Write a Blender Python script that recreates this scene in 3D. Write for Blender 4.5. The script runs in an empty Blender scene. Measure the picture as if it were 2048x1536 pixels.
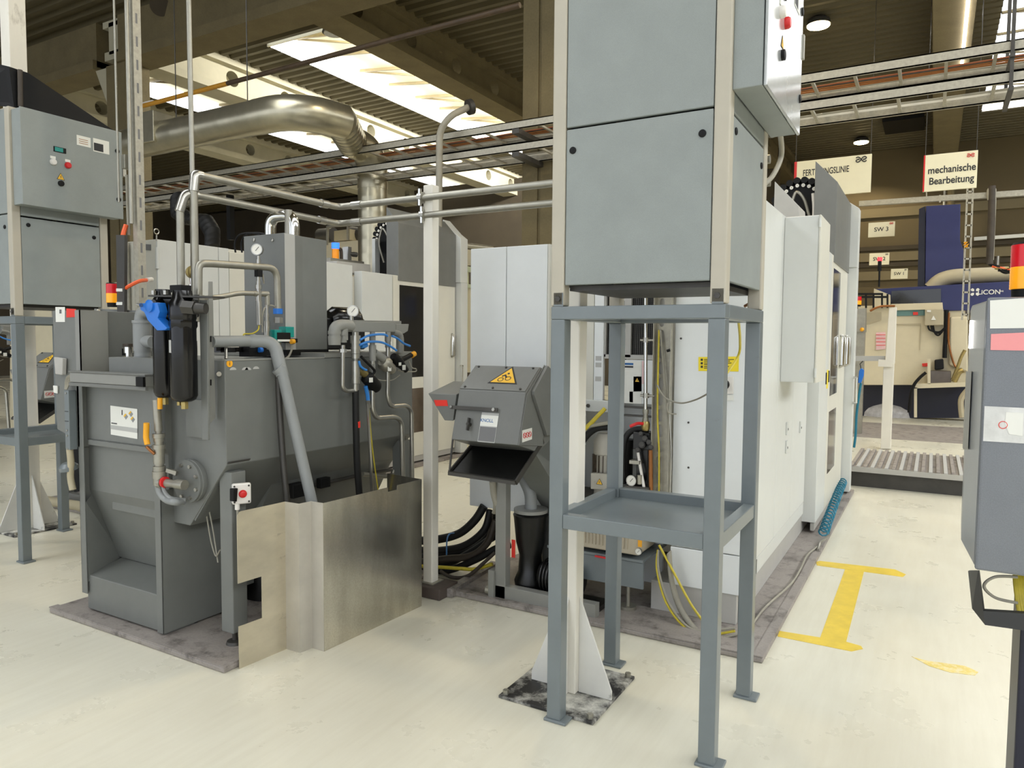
import bpy, bmesh, math, random
from mathutils import Vector, Matrix
random.seed(7)
SC = bpy.context.scene
COL = SC.collection
PI = math.pi
# ------------------------------------------------------------------ camera
FPX, CX, CY, CAMH = 1463.0, 1024.0, 768.0, 1.6
YAW, PITCH, ROLL = 0.5224, 0.0607, 0.0079
def _axes():
    F = Vector((-math.sin(YAW)*math.cos(PITCH), math.cos(YAW)*math.cos(PITCH), -math.sin(PITCH)))
    r = Vector((math.cos(YAW), math.sin(YAW), 0)); u = r.cross(F)
    c, s = math.cos(ROLL), math.sin(ROLL)
    return c*r+s*u, -s*r+c*u, F
AR, AU, AF = _axes()
EYE = Vector((0, 0, CAMH))
def ray(px, py): return AR*((px-CX)/FPX) + AU*(-(py-CY)/FPX) + AF
def aZ(px, py, z=0.0):
    d = ray(px, py); return EYE + d*((z-CAMH)/d.z)
def aY(px, py, y):
    d = ray(px, py); return EYE + d*(y/d.y)
def aX(px, py, x):
    d = ray(px, py); return EYE + d*(x/d.x)
cam = bpy.data.cameras.new('camera'); cam_o = bpy.data.objects.new('camera', cam); COL.objects.link(cam_o)
cam.sensor_fit = 'HORIZONTAL'; cam.sensor_width = 36.0; cam.lens = 36.0*FPX/2048.0
cam.clip_start = 0.05; cam.clip_end = 200
cam_o.matrix_world = Matrix(((AR.x, AU.x, -AF.x, 0), (AR.y, AU.y, -AF.y, 0), (AR.z, AU.z, -AF.z, CAMH), (0, 0, 0, 1)))
SC.camera = cam_o
# ------------------------------------------------------------------ materials
def lin(c):
    return tuple((v/255/12.92 if v/255 <= .04045 else ((v/255+.055)/1.055)**2.4) for v in c)
MATS = {}
def mat(name, rgb, rough=.5, metal=0.0, spec=.5, var=.06, vscale=6.0, bump=0.0, bscale=200.0, emit=None, alpha=None,
        dirt=None, dscale=3.0, damt=.5, stretch=None, coat=0.0, fine=0.0, fscale=600.0):
    m = bpy.data.materials.new(name); m.use_nodes = True; MATS[name] = m
    nt = m.node_tree; N = nt.nodes; L = nt.links; b = N['Principled BSDF']
    b.inputs['Roughness'].default_value = rough; b.inputs['Metallic'].default_value = metal
    b.inputs['Specular IOR Level'].default_value = spec
    if coat: b.inputs['Coat Weight'].default_value = coat; b.inputs['Coat Roughness'].default_value = .12
    tc = N.new('ShaderNodeTexCoord'); src = tc.outputs['Object']
    if stretch:
        mp = N.new('ShaderNodeMapping'); mp.inputs['Scale'].default_value = stretch
        L.new(src, mp.inputs['Vector']); src = mp.outputs['Vector']
    base = lin(rgb)
    nz = N.new('ShaderNodeTexNoise'); nz.inputs['Scale'].default_value = vscale; nz.inputs['Detail'].default_value = 6
    nz.inputs['Roughness'].default_value = .6
    L.new(src, nz.inputs['Vector'])
    rp = N.new('ShaderNodeValToRGB'); L.new(nz.outputs['Fac'], rp.inputs['Fac'])
    rp.color_ramp.elements[0].position = .3; rp.color_ramp.elements[1].position = .7
    rp.color_ramp.elements[0].color = tuple(v*(1-var) for v in base)+(1,)
    rp.color_ramp.elements[1].color = tuple(min(1, v*(1+var)) for v in base)+(1,)
    colout = rp.outputs['Color']
    if fine:
        n3 = N.new('ShaderNodeTexNoise'); n3.inputs['Scale'].default_value = fscale; n3.inputs['Detail'].default_value = 2
        L.new(tc.outputs['Object'], n3.inputs['Vector'])
        r3 = N.new('ShaderNodeValToRGB'); L.new(n3.outputs['Fac'], r3.inputs['Fac'])
        r3.color_ramp.elements[0].position = .35; r3.color_ramp.elements[1].position = .65
        r3.color_ramp.elements[0].color = (1-fine,)*3+(1,); r3.color_ramp.elements[1].color = (1+fine,)*3+(1,)
        mx3 = N.new('ShaderNodeMix'); mx3.data_type = 'RGBA'; mx3.blend_type = 'MULTIPLY'; mx3.inputs[0].default_value = 1
        L.new(colout, mx3.inputs[6]); L.new(r3.outputs['Color'], mx3.inputs[7]); colout = mx3.outputs[2]
    if dirt:
        n2 = N.new('ShaderNodeTexNoise'); n2.inputs['Scale'].default_value = dscale; n2.inputs['Detail'].default_value = 8
        n2.inputs['Roughness'].default_value = .7
        L.new(src, n2.inputs['Vector'])
        r2 = N.new('ShaderNodeValToRGB'); L.new(n2.outputs['Fac'], r2.inputs['Fac'])
        r2.color_ramp.elements[0].position = 1-damt-.04; r2.color_ramp.elements[1].position = 1-damt+.12
        r2.color_ramp.elements[0].color = (0, 0, 0, 1); r2.color_ramp.elements[1].color = (1, 1, 1, 1)
        mx = N.new('ShaderNodeMix'); mx.data_type = 'RGBA'
        L.new(r2.outputs['Color'], mx.inputs[0]); L.new(colout, mx.inputs[6])
        mx.inputs[7].default_value = lin(dirt)+(1,); colout = mx.outputs[2]
    L.new(colout, b.inputs['Base Color'])
    if bump:
        n4 = N.new('ShaderNodeTexNoise'); n4.inputs['Scale'].default_value = bscale; n4.inputs['Detail'].default_value = 3
        L.new(tc.outputs['Object'], n4.inputs['Vector'])
        bp = N.new('ShaderNodeBump'); bp.inputs['Strength'].default_value = bump; bp.inputs['Distance'].default_value = .002
        L.new(n4.outputs['Fac'], bp.inputs['Height']); L.new(bp.outputs['Normal'], b.inputs['Normal'])
    if emit:
        b.inputs['Emission Color'].default_value = lin(emit[0])+(1,); b.inputs['Emission Strength'].default_value = emit[1]
    if alpha is not None:
        b.inputs['Transmission Weight'].default_value = alpha
    return m
mat('tank_grey', (112, 114, 110), .42, fine=.05, bump=.06)
mat('hood_grey', (112, 113, 109), .45, fine=.05)
mat('tower_grey', (138, 144, 141), .5, fine=.05, bump=.05)
mat('tower_post', (178, 172, 156), .45, var=.04)
mat('stand_paint', (110, 118, 120), .35, dirt=(96, 100, 104), dscale=14, damt=.32, coat=.2)
mat('rear_white_lifted', (224, 227, 226), .4, var=.02)  # lighter copy of the machine white, missing light put into its colour
mat('dull_orange', (140, 78, 44), .5)
mat('machine_white', (204, 206, 202), .4, var=.02)  # darker copy of the rear's white, side light held down in its colour
mat('machine_offwhite', (208, 206, 194), .45, var=.02)
mat('machine_seam', (120, 118, 110), .6)
mat('skirt_grey', (176, 174, 168), .5, var=.05)
mat('steel', (176, 174, 166), .28, metal=.9, var=.08, vscale=20)
mat('steel_dull', (160, 157, 145), .42, metal=.75, var=.1, vscale=14)
mat('chrome', (215, 214, 208), .14, metal=1.0, var=.03)
mat('sheet_steel', (206, 198, 178), .3, metal=.8, var=.12, vscale=4, dirt=(112, 106, 96), dscale=5, damt=.36, stretch=(1, 1, 2.2))
mat('sheet_dark', (200, 196, 184), .22, metal=.95, var=.16, vscale=5, stretch=(2, 2, .35), fine=.06, fscale=120)
mat('sheet_light', (196, 192, 182), .38, metal=.55, var=.08, vscale=7, dirt=(120, 112, 100), dscale=9, damt=.3)
mat('galvanised', (168, 164, 150), .5, metal=.4, var=.14, vscale=28)
mat('duct_galv', (178, 172, 150), .3, metal=.85, var=.1, vscale=6)
mat('black_gloss', (9, 9, 10), .2, var=.2, spec=.45)
mat('black_matt', (10, 10, 10), .6, var=.2, spec=.3)
mat('black_oily', (11, 11, 10), .3, var=.5, vscale=25, dirt=(120, 118, 112), dscale=160, damt=.2)
mat('rubber', (24, 24, 23), .55, var=.2, spec=.35)
mat('rubber_brown', (62, 54, 44), .6, var=.25)
mat('dark_steel', (70, 68, 64), .45, metal=.4, var=.2)
mat('blue_lever', (30, 112, 205), .35, var=.04)
mat('blue_hose', (52, 128, 205), .35)
mat('blue_grey', (72, 116, 160), .4)
mat('teal', (20, 140, 130), .4)
mat('teal_hose', (20, 110, 135), .35)
mat('red', (205, 28, 30), .35)
mat('red_sticker', (226, 52, 38), .5)
mat('orange', (236, 96, 40), .45)
mat('amber', (238, 150, 30), .3, emit=((238, 140, 20), .12))
mat('amber_lit', (240, 160, 30), .25, emit=((255, 165, 20), .35))
mat('red_lens', (205, 30, 40), .22, emit=((220, 20, 30), .1))
mat('red_lamp', (255, 60, 70), .3, emit=((255, 50, 60), 2.0))
mat('blue_lamp', (40, 90, 230), .3, emit=((40, 100, 255), 2.2))
mat('yellow_sign', (236, 186, 50), .5, var=.02)
mat('yellow_label', (240, 216, 40), .5, var=.02)
mat('yellow_tag', (238, 168, 30), .45)
mat('yellow_cable', (196, 178, 50), .45, var=.12, vscale=40)
mat('floor_yellow', (226, 196, 66), .38, var=.1, vscale=9, dirt=(196, 170, 80), dscale=16, damt=.36)
mat('floor_yellow_worn', (222, 200, 110), .4, var=.1, vscale=12, dirt=(228, 216, 176), dscale=24, damt=.5)
mat('paper', (226, 226, 218), .6, var=.02)
mat('paper_grey', (178, 178, 174), .6, var=.03)
mat('ink', (38, 38, 40), .6)
mat('ink_grey', (112, 112, 112), .6)
mat('ink_blue', (40, 100, 160), .6)
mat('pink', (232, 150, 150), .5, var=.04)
mat('pink_light', (226, 190, 190), .5)
mat('green_label', (20, 100, 60), .5)
mat('brass', (168, 150, 96), .35, metal=.8, var=.15, vscale=40)
mat('copper', (150, 98, 56), .4, metal=.7, var=.12)
mat('pvc_grey', (138, 141, 140), .4, var=.04)
mat('manifold_grey', (134, 134, 128), .4, var=.05, coat=.15)
mat('mat_rubber', (146, 139, 133), .5, var=.1, vscale=5, dirt=(88, 82, 78), dscale=7, damt=.45, fine=.06, fscale=90)
mat('post_white', (222, 218, 206), .5, var=.05, dirt=(150, 142, 128), dscale=6, damt=.34, stretch=(1, 1, .35))
mat('post_base', (78, 68, 62), .6, var=.2)
mat('base_plate_worn', (34, 33, 32), .55, var=.3, dirt=(206, 204, 194), dscale=4.5, damt=.5)
mat('plate_white_worn', (212, 211, 204), .5, dirt=(84, 78, 72), dscale=8, damt=.32)
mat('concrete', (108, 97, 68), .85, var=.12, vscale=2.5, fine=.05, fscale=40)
mat('concrete_lit', (176, 170, 146), .85, var=.1, vscale=1.6)  # paler copy of the concrete, daylight on the left beams put into its colour
mat('deck', (82, 74, 50), .55, var=.06, vscale=1.5, metal=.15)
mat('soffit', (236, 228, 196), .7, var=.02)
mat('truss', (130, 118, 86), .6)
mat('wall_beige', (98, 86, 60), .85, var=.05, vscale=.8)
mat('wall_band', (120, 109, 82), .85, var=.05, vscale=.8)
mat('wall_dark', (70, 62, 48), .9, var=.15, vscale=.7)
mat('sign_cream', (232, 226, 196), .5, var=.02)
mat('licon_blue', (36, 42, 92), .4, var=.05)
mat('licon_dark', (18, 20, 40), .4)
mat('cream', (208, 198, 168), .5, var=.03)
mat('cream_dark', (176, 166, 138), .5, var=.04)
mat('teal_band', (96, 134, 130), .5)
mat('glass_dark', (34, 35, 36), .08, var=.25, vscale=2.5, spec=.7)
mat('glass_brown', (86, 76, 66), .1, var=.3, vscale=3, spec=.6)
mat('pale_green', (196, 202, 166), .5, var=.04)
mat('mesh_dark', (42, 40, 38), .7, var=.1)
mat('plastic_cream', (186, 176, 154), .5, var=.08, dirt=(120, 108, 88), dscale=9, damt=.35)
mat('motor_grey', (176, 172, 160), .45, var=.1, dirt=(120, 110, 92), dscale=14, damt=.35)
mat('motor_dark', (72, 62, 50), .5, var=.4, vscale=30)
mat('dial', (232, 230, 220), .4)
mat('panel_paint', (112, 116, 121), .28, fine=.07, fscale=350, bump=.12, coat=.3)
mat('panel_dark', (46, 47, 48), .5, var=.1)
mat('led', (255, 250, 240), .5, emit=((255, 250, 245), 14))
mat('lamp_glow', (255, 240, 200), .5, emit=((255, 228, 170), 30))
mat('plastic_bag', (196, 196, 200), .25, var=.2, vscale=12)
mat('clear_sleeve', (206, 206, 202), .15, var=.16, vscale=18)
mat('cable_grey', (150, 146, 132), .5, var=.1)
mat('white_plastic', (226, 222, 214), .4)
mat('gas_yellow', (196, 140, 40), .5, var=.1)
mat('rust_pipe', (74, 58, 40), .6, var=.2)
mat('door_gloss', (170, 174, 174), .16, spec=.8, coat=.6)
def M(n): return MATS[n]
def floor_material():
    m = bpy.data.materials.new('epoxy_floor'); m.use_nodes = True; MATS['epoxy_floor'] = m
    nt = m.node_tree; N = nt.nodes; L = nt.links; b = N['Principled BSDF']
    tc = N.new('ShaderNodeTexCoord')
    def noise(s, det, lo, hi, c0, c1, vec=None):
        n = N.new('ShaderNodeTexNoise'); n.inputs['Scale'].default_value = s; n.inputs['Detail'].default_value = det; n.inputs['Roughness'].default_value = .65
        L.new(vec or tc.outputs['Object'], n.inputs['Vector'])
        r = N.new('ShaderNodeValToRGB'); L.new(n.outputs['Fac'], r.inputs['Fac'])
        r.color_ramp.elements[0].position = lo; r.color_ramp.elements[1].position = hi
        r.color_ramp.elements[0].color = c0+(1,); r.color_ramp.elements[1].color = c1+(1,)
        return r.outputs['Color']
    def mul(a, b2):
        x = N.new('ShaderNodeMix'); x.data_type = 'RGBA'; x.blend_type = 'MULTIPLY'; x.inputs[0].default_value = 1
        L.new(a, x.inputs[6]); L.new(b2, x.inputs[7]); return x.outputs[2]
    c = noise(.5, 4, .3, .7, lin((216, 212, 194)), lin((226, 223, 206)))
    c = mul(c, noise(1.8, 10, .15, .75, (.93, .92, .90), (1.0, 1.0, 1.0)))
    mp = N.new('ShaderNodeMapping'); mp.inputs['Scale'].default_value = (14, 1.2, 1); mp.inputs['Rotation'].default_value = (0, 0, .5)
    L.new(tc.outputs['Object'], mp.inputs['Vector'])
    c = mul(c, noise(1.6, 14, .2, .62, (.92, .91, .89), (1, 1, 1), mp.outputs['Vector']))
    L.new(c, b.inputs['Base Color'])
    r = noise(2.4, 6, .3, .7, (.24,)*3, (.38,)*3); L.new(r, b.inputs['Roughness'])
    b.inputs['Specular IOR Level'].default_value = .45
floor_material()
# ------------------------------------------------------------------ geometry builder
class G:
    def __init__(s): s.v = []; s.f = []; s.sm = []
    def add(s, vs, fs, smooth=False):
        o = len(s.v); s.v += [Vector(v) for v in vs]
        for f in fs: s.f.append(tuple(i+o for i in f)); s.sm.append(smooth)
        return s
    def hexa(s, p): return s.add(p, [(0, 3, 2, 1), (4, 5, 6, 7), (0, 1, 5, 4), (1, 2, 6, 5), (2, 3, 7, 6), (3, 0, 4, 7)])
    def box(s, x0, x1, y0, y1, z0, z1):
        return s.hexa([(x0, y0, z0), (x1, y0, z0), (x1, y1, z0), (x0, y1, z0), (x0, y0, z1), (x1, y0, z1), (x1, y1, z1), (x0, y1, z1)])
    def obox(s, c, ex, ey, ez):                      # half-axis vectors
        c = Vector(c); ex, ey, ez = Vector(ex), Vector(ey), Vector(ez)
        return s.hexa([c-ex-ey-ez, c+ex-ey-ez, c+ex+ey-ez, c-ex+ey-ez, c-ex-ey+ez, c+ex-ey+ez, c+ex+ey+ez, c-ex+ey+ez])
    def prism(s, pts, d):                            # polygon pts extruded by vector d
        n = len(pts); d = Vector(d); p = [Vector(q) for q in pts]
        return s.add(p+[q+d for q in p], [tuple(range(n-1, -1, -1)), tuple(range(n, 2*n))]+[(i, (i+1) % n, n+(i+1) % n, n+i) for i in range(n)])
    def bar(s, a, b, w, h, up=(0, 0, 1)):            # rectangular bar from a to b
        a, b = Vector(a), Vector(b); d = (b-a).normalized(); u = Vector(up)
        r = d.cross(u)
        if r.length < 1e-4: r = d.cross(Vector((1, 0, 0)))
        r.normalize(); u = r.cross(d)
        return s.obox((a+b)/2, (b-a)/2, r*(w/2), u*(h/2))
    def rings(s, rings, smooth=True, cap=True):
        n = len(rings[0]); o = len(s.v)
        for r in rings: s.v += [Vector(q) for q in r]
        for k in range(len(rings)-1):
            for i in range(n):
                a, b = o+k*n, o+(k+1)*n
                s.f.append((a+i, a+(i+1) % n, b+(i+1) % n, b+i)); s.sm.append(smooth)
        if cap:
            s.f.append(tuple(o+i for i in range(n-1, -1, -1))); s.sm.append(False)
            e = o+(len(rings)-1)*n; s.f.append(tuple(e+i for i in range(n))); s.sm.append(False)
        return s
    def lathe(s, a, d, prof, seg=20):                # prof: (distance along d, radius)
        a = Vector(a); d = Vector(d).normalized(); t = Vector((0, 0, 1)) if abs(d.z) < .9 else Vector((1, 0, 0))
        x = d.cross(t).normalized(); y = d.cross(x)
        return s.rings([[a+d*h+(x*math.cos(2*PI*i/seg)+y*math.sin(2*PI*i/seg))*max(r, 1e-4) for i in range(seg)] for h, r in prof])
    def cyl(s, a, b, r, r2=None, seg=16):
        a, b = Vector(a), Vector(b); L = (b-a).length
        return s.lathe(a, b-a, [(0, r), (L, r if r2 is None else r2)], seg)
    def hexn(s, a, b, r): return s.cyl(a, b, r, seg=6)
    def tube(s, pts, r, seg=12, fil=0.0, nf=6, closed=False):
        p = [Vector(q) for q in pts]
        if fil > 0 and len(p) > 2:
            q = [p[0]]
            for i in range(1, len(p)-1):
                a, b, c = p[i-1], p[i], p[i+1]; u = (a-b); w = (c-b)
                ff = min(fil, u.length*.49, w.length*.49)
                A = b+u.normalized()*ff; C = b+w.normalized()*ff
                for k in range(nf+1):
                    t = k/nf; q.append(A*(1-t)**2+b*2*t*(1-t)+C*t*t)
            q.append(p[-1]); p = q
        rs = []; prev = None
        for i in range(len(p)):
            d = (p[min(i+1, len(p)-1)]-p[max(i-1, 0)]).normalized()
            if prev is None:
                t = Vector((0, 0, 1)) if abs(d.z) < .9 else Vector((1, 0, 0)); x = d.cross(t).normalized()
            else:
                x = (prev-d*prev.dot(d)).normalized()
            prev = x; y = d.cross(x)
            rs.append([p[i]+(x*math.cos(2*PI*k/seg)+y*math.sin(2*PI*k/seg))*r for k in range(seg)])
        return s.rings(rs)
    def sphere(s, c, r, seg=14):
        c = Vector(c)
        return s.lathe(c-Vector((0, 0, r)), (0, 0, 1), [(r-r*math.cos(PI*k/8), r*math.sin(PI*k/8)) for k in range(9)], seg)
    def poly(s, pts, d=(0, 0, 0)):
        return s.prism(pts, d)
def spline(pts, n=8):
    p = [Vector(q) for q in pts]; out = []
    for i in range(len(p)-1):
        a, b, c, d = p[max(i-1, 0)], p[i], p[i+1], p[min(i+2, len(p)-1)]
        for k in range(n):
            t = k/n
            out.append(.5*((2*b)+(c-a)*t+(2*a-5*b+4*c-d)*t*t+(-a+3*b-3*c+d)*t**3))
    out.append(p[-1]); return out
# ------------------------------------------------------------------ objects
ORG = {}
def _mesh(name, g, m, org, bevel):
    me = bpy.data.meshes.new(name)
    me.from_pydata([tuple(v-org) for v in g.v], [], g.f)
    bm = bmesh.new(); bm.from_mesh(me); bmesh.ops.recalc_face_normals(bm, faces=bm.faces)
    bm.to_mesh(me); bm.free()
    if any(g.sm):
        me.polygons.foreach_set('use_smooth', g.sm); me.set_sharp_from_angle(angle=.7)
    me.materials.append(MATS[m] if isinstance(m, str) else m)
    o = bpy.data.objects.new(name, me); COL.objects.link(o)
    if bevel:
        b = o.modifiers.new('bevel', 'BEVEL'); b.width = bevel; b.segments = 2; b.limit_method = 'ANGLE'; b.angle_limit = .6
    return o
def root(name, label, cat, loc, group=None):
    o = bpy.data.objects.new(name, None); COL.objects.link(o); o.location = loc; o.empty_display_size = .1
    o['label'] = label; o['category'] = cat
    if group: o['group'] = group
    ORG[o.name] = Vector(loc); return o
def part(name, g, m, parent, bevel=0, label=None, stuff=False):
    if parent.parent and parent.parent.parent: parent = parent.parent
    org = ORG[parent.name]
    o = _mesh(name, g, m, org, bevel); o.parent = parent; ORG[o.name] = org
    if label: o['label'] = label
    if stuff: o['kind'] = 'stuff'
    return o
def single(name, g, m, label, cat, group=None, bevel=0, org=None):
    if org is None:
        xs = [v.x for v in g.v]; ys = [v.y for v in g.v]; zs = [v.z for v in g.v]
        org = Vector(((min(xs)+max(xs))/2, (min(ys)+max(ys))/2, min(zs)))
    o = _mesh(name, g, m, Vector(org), bevel); o.location = org; ORG[o.name] = Vector(org)
    o['label'] = label; o['category'] = cat
    if group: o['group'] = group
    return o
def struct(name, g, m, bevel=0):
    o = _mesh(name, g, m, Vector((0, 0, 0)), bevel); o['kind'] = 'structure'; ORG[o.name] = Vector((0, 0, 0)); return o
def dup(r, d, label, group=None, skip=()):
    c = r.copy(); COL.objects.link(c); c.location = r.location+Vector(d); c['label'] = label
    if group: c['group'] = group
    ORG[c.name] = Vector(c.location)
    for ch in r.children:
        if ch.name.split('.')[0] in skip: continue
        k = ch.copy(); COL.objects.link(k); k.parent = c; ORG[k.name] = ORG[c.name]
        for gc in ch.children:
            q = gc.copy(); COL.objects.link(q); q.parent = k; ORG[q.name] = ORG[c.name]
    return c
def text_g(s, o, xd, yd, size, bold=.0, align='CENTER', squeeze=1.0):
    cu = bpy.data.curves.new('t', 'FONT'); cu.body = s; cu.size = 1; cu.align_x = align; cu.align_y = 'CENTER'; cu.offset = bold; cu.extrude = 0.002
    ob = bpy.data.objects.new('t', cu); me = bpy.data.meshes.new_from_object(ob)
    o, xd, yd = Vector(o), Vector(xd).normalized(), Vector(yd).normalized(); n = xd.cross(yd)
    g = G(); g.add([o+xd*(v.co.x*size*squeeze)+yd*(v.co.y*size)+n*(v.co.z*size) for v in me.vertices], [tuple(p.vertices) for p in me.polygons])
    bpy.data.objects.remove(ob); bpy.data.curves.remove(cu); bpy.data.meshes.remove(me); return g
def frame_on(c, xd, yd):                              # a local frame: point(u, v, w) on a plane
    c, xd, yd = Vector(c), Vector(xd).normalized(), Vector(yd).normalized(); n = xd.cross(yd)
    return lambda u, v, w=0.0: c+xd*u+yd*v+n*w
def warn_triangle(parent, P, size, sym='bolt'):       # P: frame; triangle centred on it
    h = size*.866
    def tri(k, w): return [P(-size/2*k, -h/3*k, w), P(size/2*k, -h/3*k, w), P(0, 2*h/3*k, w)]
    n = (P(0, 0, 1)-P(0, 0, 0)).normalized()
    t = part('warning_triangle', G().prism(tri(1.0, .0005), n*.001), 'ink', parent)
    part('yellow_field', G().prism(tri(.84, .0018), n*.0006), 'yellow_sign', t)
    s = size
    if sym == 'bolt':
        g = G().prism([P(.02*s, .28*s, .0028), P(-.07*s, .02*s, .0028), P(0, .03*s, .0028), P(-.04*s, -.17*s, .0028), P(.08*s, .09*s, .0028), P(.01*s, .08*s, .0028), P(.06*s, .28*s, .0028)], n*.0004)
    else:                                             # a hand drawn between two rollers
        g = G()
        def ring(cx, cy, r0, r1):
            N = 18
            for i in range(N):
                a, b = 2*PI*i/N, 2*PI*(i+1)/N
                g.prism([P(cx+r0*math.cos(a), cy+r0*math.sin(a), .0028), P(cx+r1*math.cos(a), cy+r1*math.sin(a), .0028), P(cx+r1*math.cos(b), cy+r1*math.sin(b), .0028), P(cx+r0*math.cos(b), cy+r0*math.sin(b), .0028)], n*.0004)
        ring(-.13*s, -.1*s, .075*s, .1*s); ring(.1*s, -.04*s, .075*s, .1*s)
        g.prism([P(-.16*s, .08*s, .0028), P(-.05*s, .16*s, .0028), P(.0*s, .08*s, .0028), P(.06*s, .02*s, .0028), P(.0*s, -.02*s, .0028), P(-.06*s, .08*s, .0028), P(-.14*s, .03*s, .0028)], n*.0004)
        for k in range(10):
            a = 2*PI*k/10; 
        g.prism([P(.02*s+.04*s*math.cos(2*PI*k/10), .2*s+.04*s*math.sin(2*PI*k/10), .0028) for k in range(10)], n*.0004)
    part('warning_symbol', g, 'ink', t)
    return t
def gauge(parent, c, axis, r, depth=.03, name='pressure_gauge'):
    c, axis = Vector(c), Vector(axis).normalized()
    b = part(name, G().lathe(c-axis*depth, axis, [(0, r*.8), (depth*.3, r*.95), (depth, r), (depth+.006, r), (depth+.006, r*.86), (depth+.003, r*.84)], 24), 'steel', parent)
    part('dial', G().cyl(c+axis*.0035, c+axis*.0045, r*.85, seg=24), 'dial', b)
    up = Vector((0, 0, 1)); x = up.cross(axis).normalized()
    d = (x*.6+up*.7).normalized()
    part('needle', G().bar(c+axis*.006-d*r*.3, c+axis*.006+d*r*.6, r*.08, .001, axis), 'ink', b)
    return b
WORLD, EXPO = 1.45, 0.1
# ================================================================== hall
struct('floor', G().box(-32, 16, -12, 27, -.2, 0), 'epoxy_floor')
DECK = 7.7
BEAMS = [-18.6, -13.95, -9.1, -4.55, .08, 4.7]
SKY = [(-17.6, -14.6), (-12.35, -9.5), (-8.4, -5.2), (.85, 3.6), (8.0, 13.0)]
def deck_strip(g, x0, x1, y0, y1):
    p = .28; y0 = -12+round((y0+12)/p)*p; y1 = -12+round((y1+12)/p)*p; prof = []; y = y0
    while y < y1-.01:
        for dy, dz in ((0, 0), (.05, .07), (.14, .07), (.19, 0)):
            if y+dy <= y1+.001: prof.append((y+dy, DECK+dz))
        y += p
    prof.append((y1, DECK))
    a = [(x0, q[0], q[1]) for q in prof]; b = [(x1, q[0], q[1]) for q in prof]; n = len(prof)
    g.add(a+b, [(i, n+i, n+i+1, i+1) for i in range(n-1)])
g = G()
YA, YB = -12, 26.5
xs = [-32]+[x for s in SKY for x in s]+[16]
for i in range(0, len(xs), 2): deck_strip(g, xs[i], xs[i+1], YA, YB)
for (a, b), (ys, ye) in zip(SKY, [(9, 26), (11.1, 26), (-11, 5.2), (-11, 23.3), (-11, 20)]):
    if ys > YA: deck_strip(g, a, b, YA, ys)
    if ye < YB: deck_strip(g, a, b, ye, YB)
struct('ceiling', g, 'deck')
struct('wall_back', G().box(-32, 16, 26.5, 26.8, 0, 8.2), 'wall_beige')
g = G()
for z in (1.9, 3.6, 4.2, 5.6): g.box(-6, 10, 26.40, 26.5, z, z+.28)
struct('trim_1', g, 'wall_band')
g = G()
for z in (2.45, 4.02, 4.55): g.box(-6, 10, 26.42, 26.5, z, z+.13)
struct('trim_2', g, 'wall_dark')
struct('wall_left', G().box(-32.3, -32, -12, 26.5, 0, 8.2), 'wall_dark')
struct('wall_right', G().box(16, 16.3, -12, 26.5, 0, 8.2), 'wall_beige')
# low dark wall of the neighbouring aisle behind the left machine
struct('wall_partition', G().box(-32, -4.35, 24.0, 24.2, 0, 7.6), 'wall_dark')
# ------------------------------------------------------------------ concrete frame
def hole_wall(g, x, y0, y1, z0, z1, holes, t, r=.17):
    """a web in the YZ plane with round holes"""
    holes = [h for h in holes if y0+.4 < h < y1-.4]; cuts = [y0]
    for h in holes: cuts += [h-.3, h+.3]
    cuts.append(y1)
    for i in range(0, len(cuts), 2): g.box(x-t/2, x+t/2, cuts[i], cuts[i+1], z0, z1)
    zc = (z0+z1)/2; N = 24
    for h in holes:
        sq = []
        for k in range(N):
            a = 2*PI*k/N+PI/4; c, s = math.cos(a), math.sin(a); m = max(abs(c), abs(s))
            sq.append((h+.3*c/m, zc+(z1-z0)/2*s/m))
        ci = [(h+r*math.cos(2*PI*k/N+PI/4), zc+r*math.sin(2*PI*k/N+PI/4)) for k in range(N)]
        vs = []
        for xx in (x-t/2, x+t/2): vs += [(xx, a, b) for a, b in sq]+[(xx, a, b) for a, b in ci]
        fs = []
        for k in range(N):
            j = (k+1) % N
            fs += [(k, j, N+j, N+k), (2*N+k, 3*N+k, 3*N+j, 2*N+j), (N+k, N+j, 3*N+j, 3*N+k)]
        g.add(vs, fs)
    return g
bl = ['concrete roof beam with round holes farthest left, its side washed by daylight',
      'brightly lit concrete roof beam with round holes along the left skylight',
      'dark concrete roof beam with round holes between skylight and right bay of the deck',
      'concrete roof beam running back from the square column behind the grey tower',
      'concrete roof beam straight ahead carrying the thin white pipe',
      'concrete roof beam right of the right skylight']
for i, x in enumerate(BEAMS[:5]):
    g = G()
    hole_wall(g, x, 8.7, 26.4, 7.06, 7.66, [9.6+1.55*k+.2*i for k in range(11)], .3)
    g.box(x-.3, x+.3, 8.7, 26.4, 6.96, 7.12)
    g.box(x-.34, x+.34, 8.7, 26.4, 7.58, 7.78)
    single('concrete_beam', g, 'concrete' if i not in (0, 1) else 'concrete_lit', bl[i], 'beam', 'concrete roof beams')
def girder(x0, x1, y, lab):
    g = G(); 
    g.box(x0, x1, y-.22, y+.22, 6.86, 8.0)
    g.box(x0, x1, y-.3, y+.3, 6.8, 6.98)
    return single('concrete_girder', g, 'concrete', lab, 'girder', 'concrete cross girders')
girder(-13.7, -4.9, 8.85, 'big concrete cross girder at the upper left with a dark round hole')
girder(-31.9, -14.4, 8.85, 'concrete cross girder running left from the pale column')
g = G().cyl(aY(320, 12, 8.54), aY(320, 12, 8.66), .17, seg=24)
o = part('cable_hole', g, 'wall_dark', [x for x in bpy.data.objects if x.name == 'concrete_girder'][0], label='dark round hole')
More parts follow.
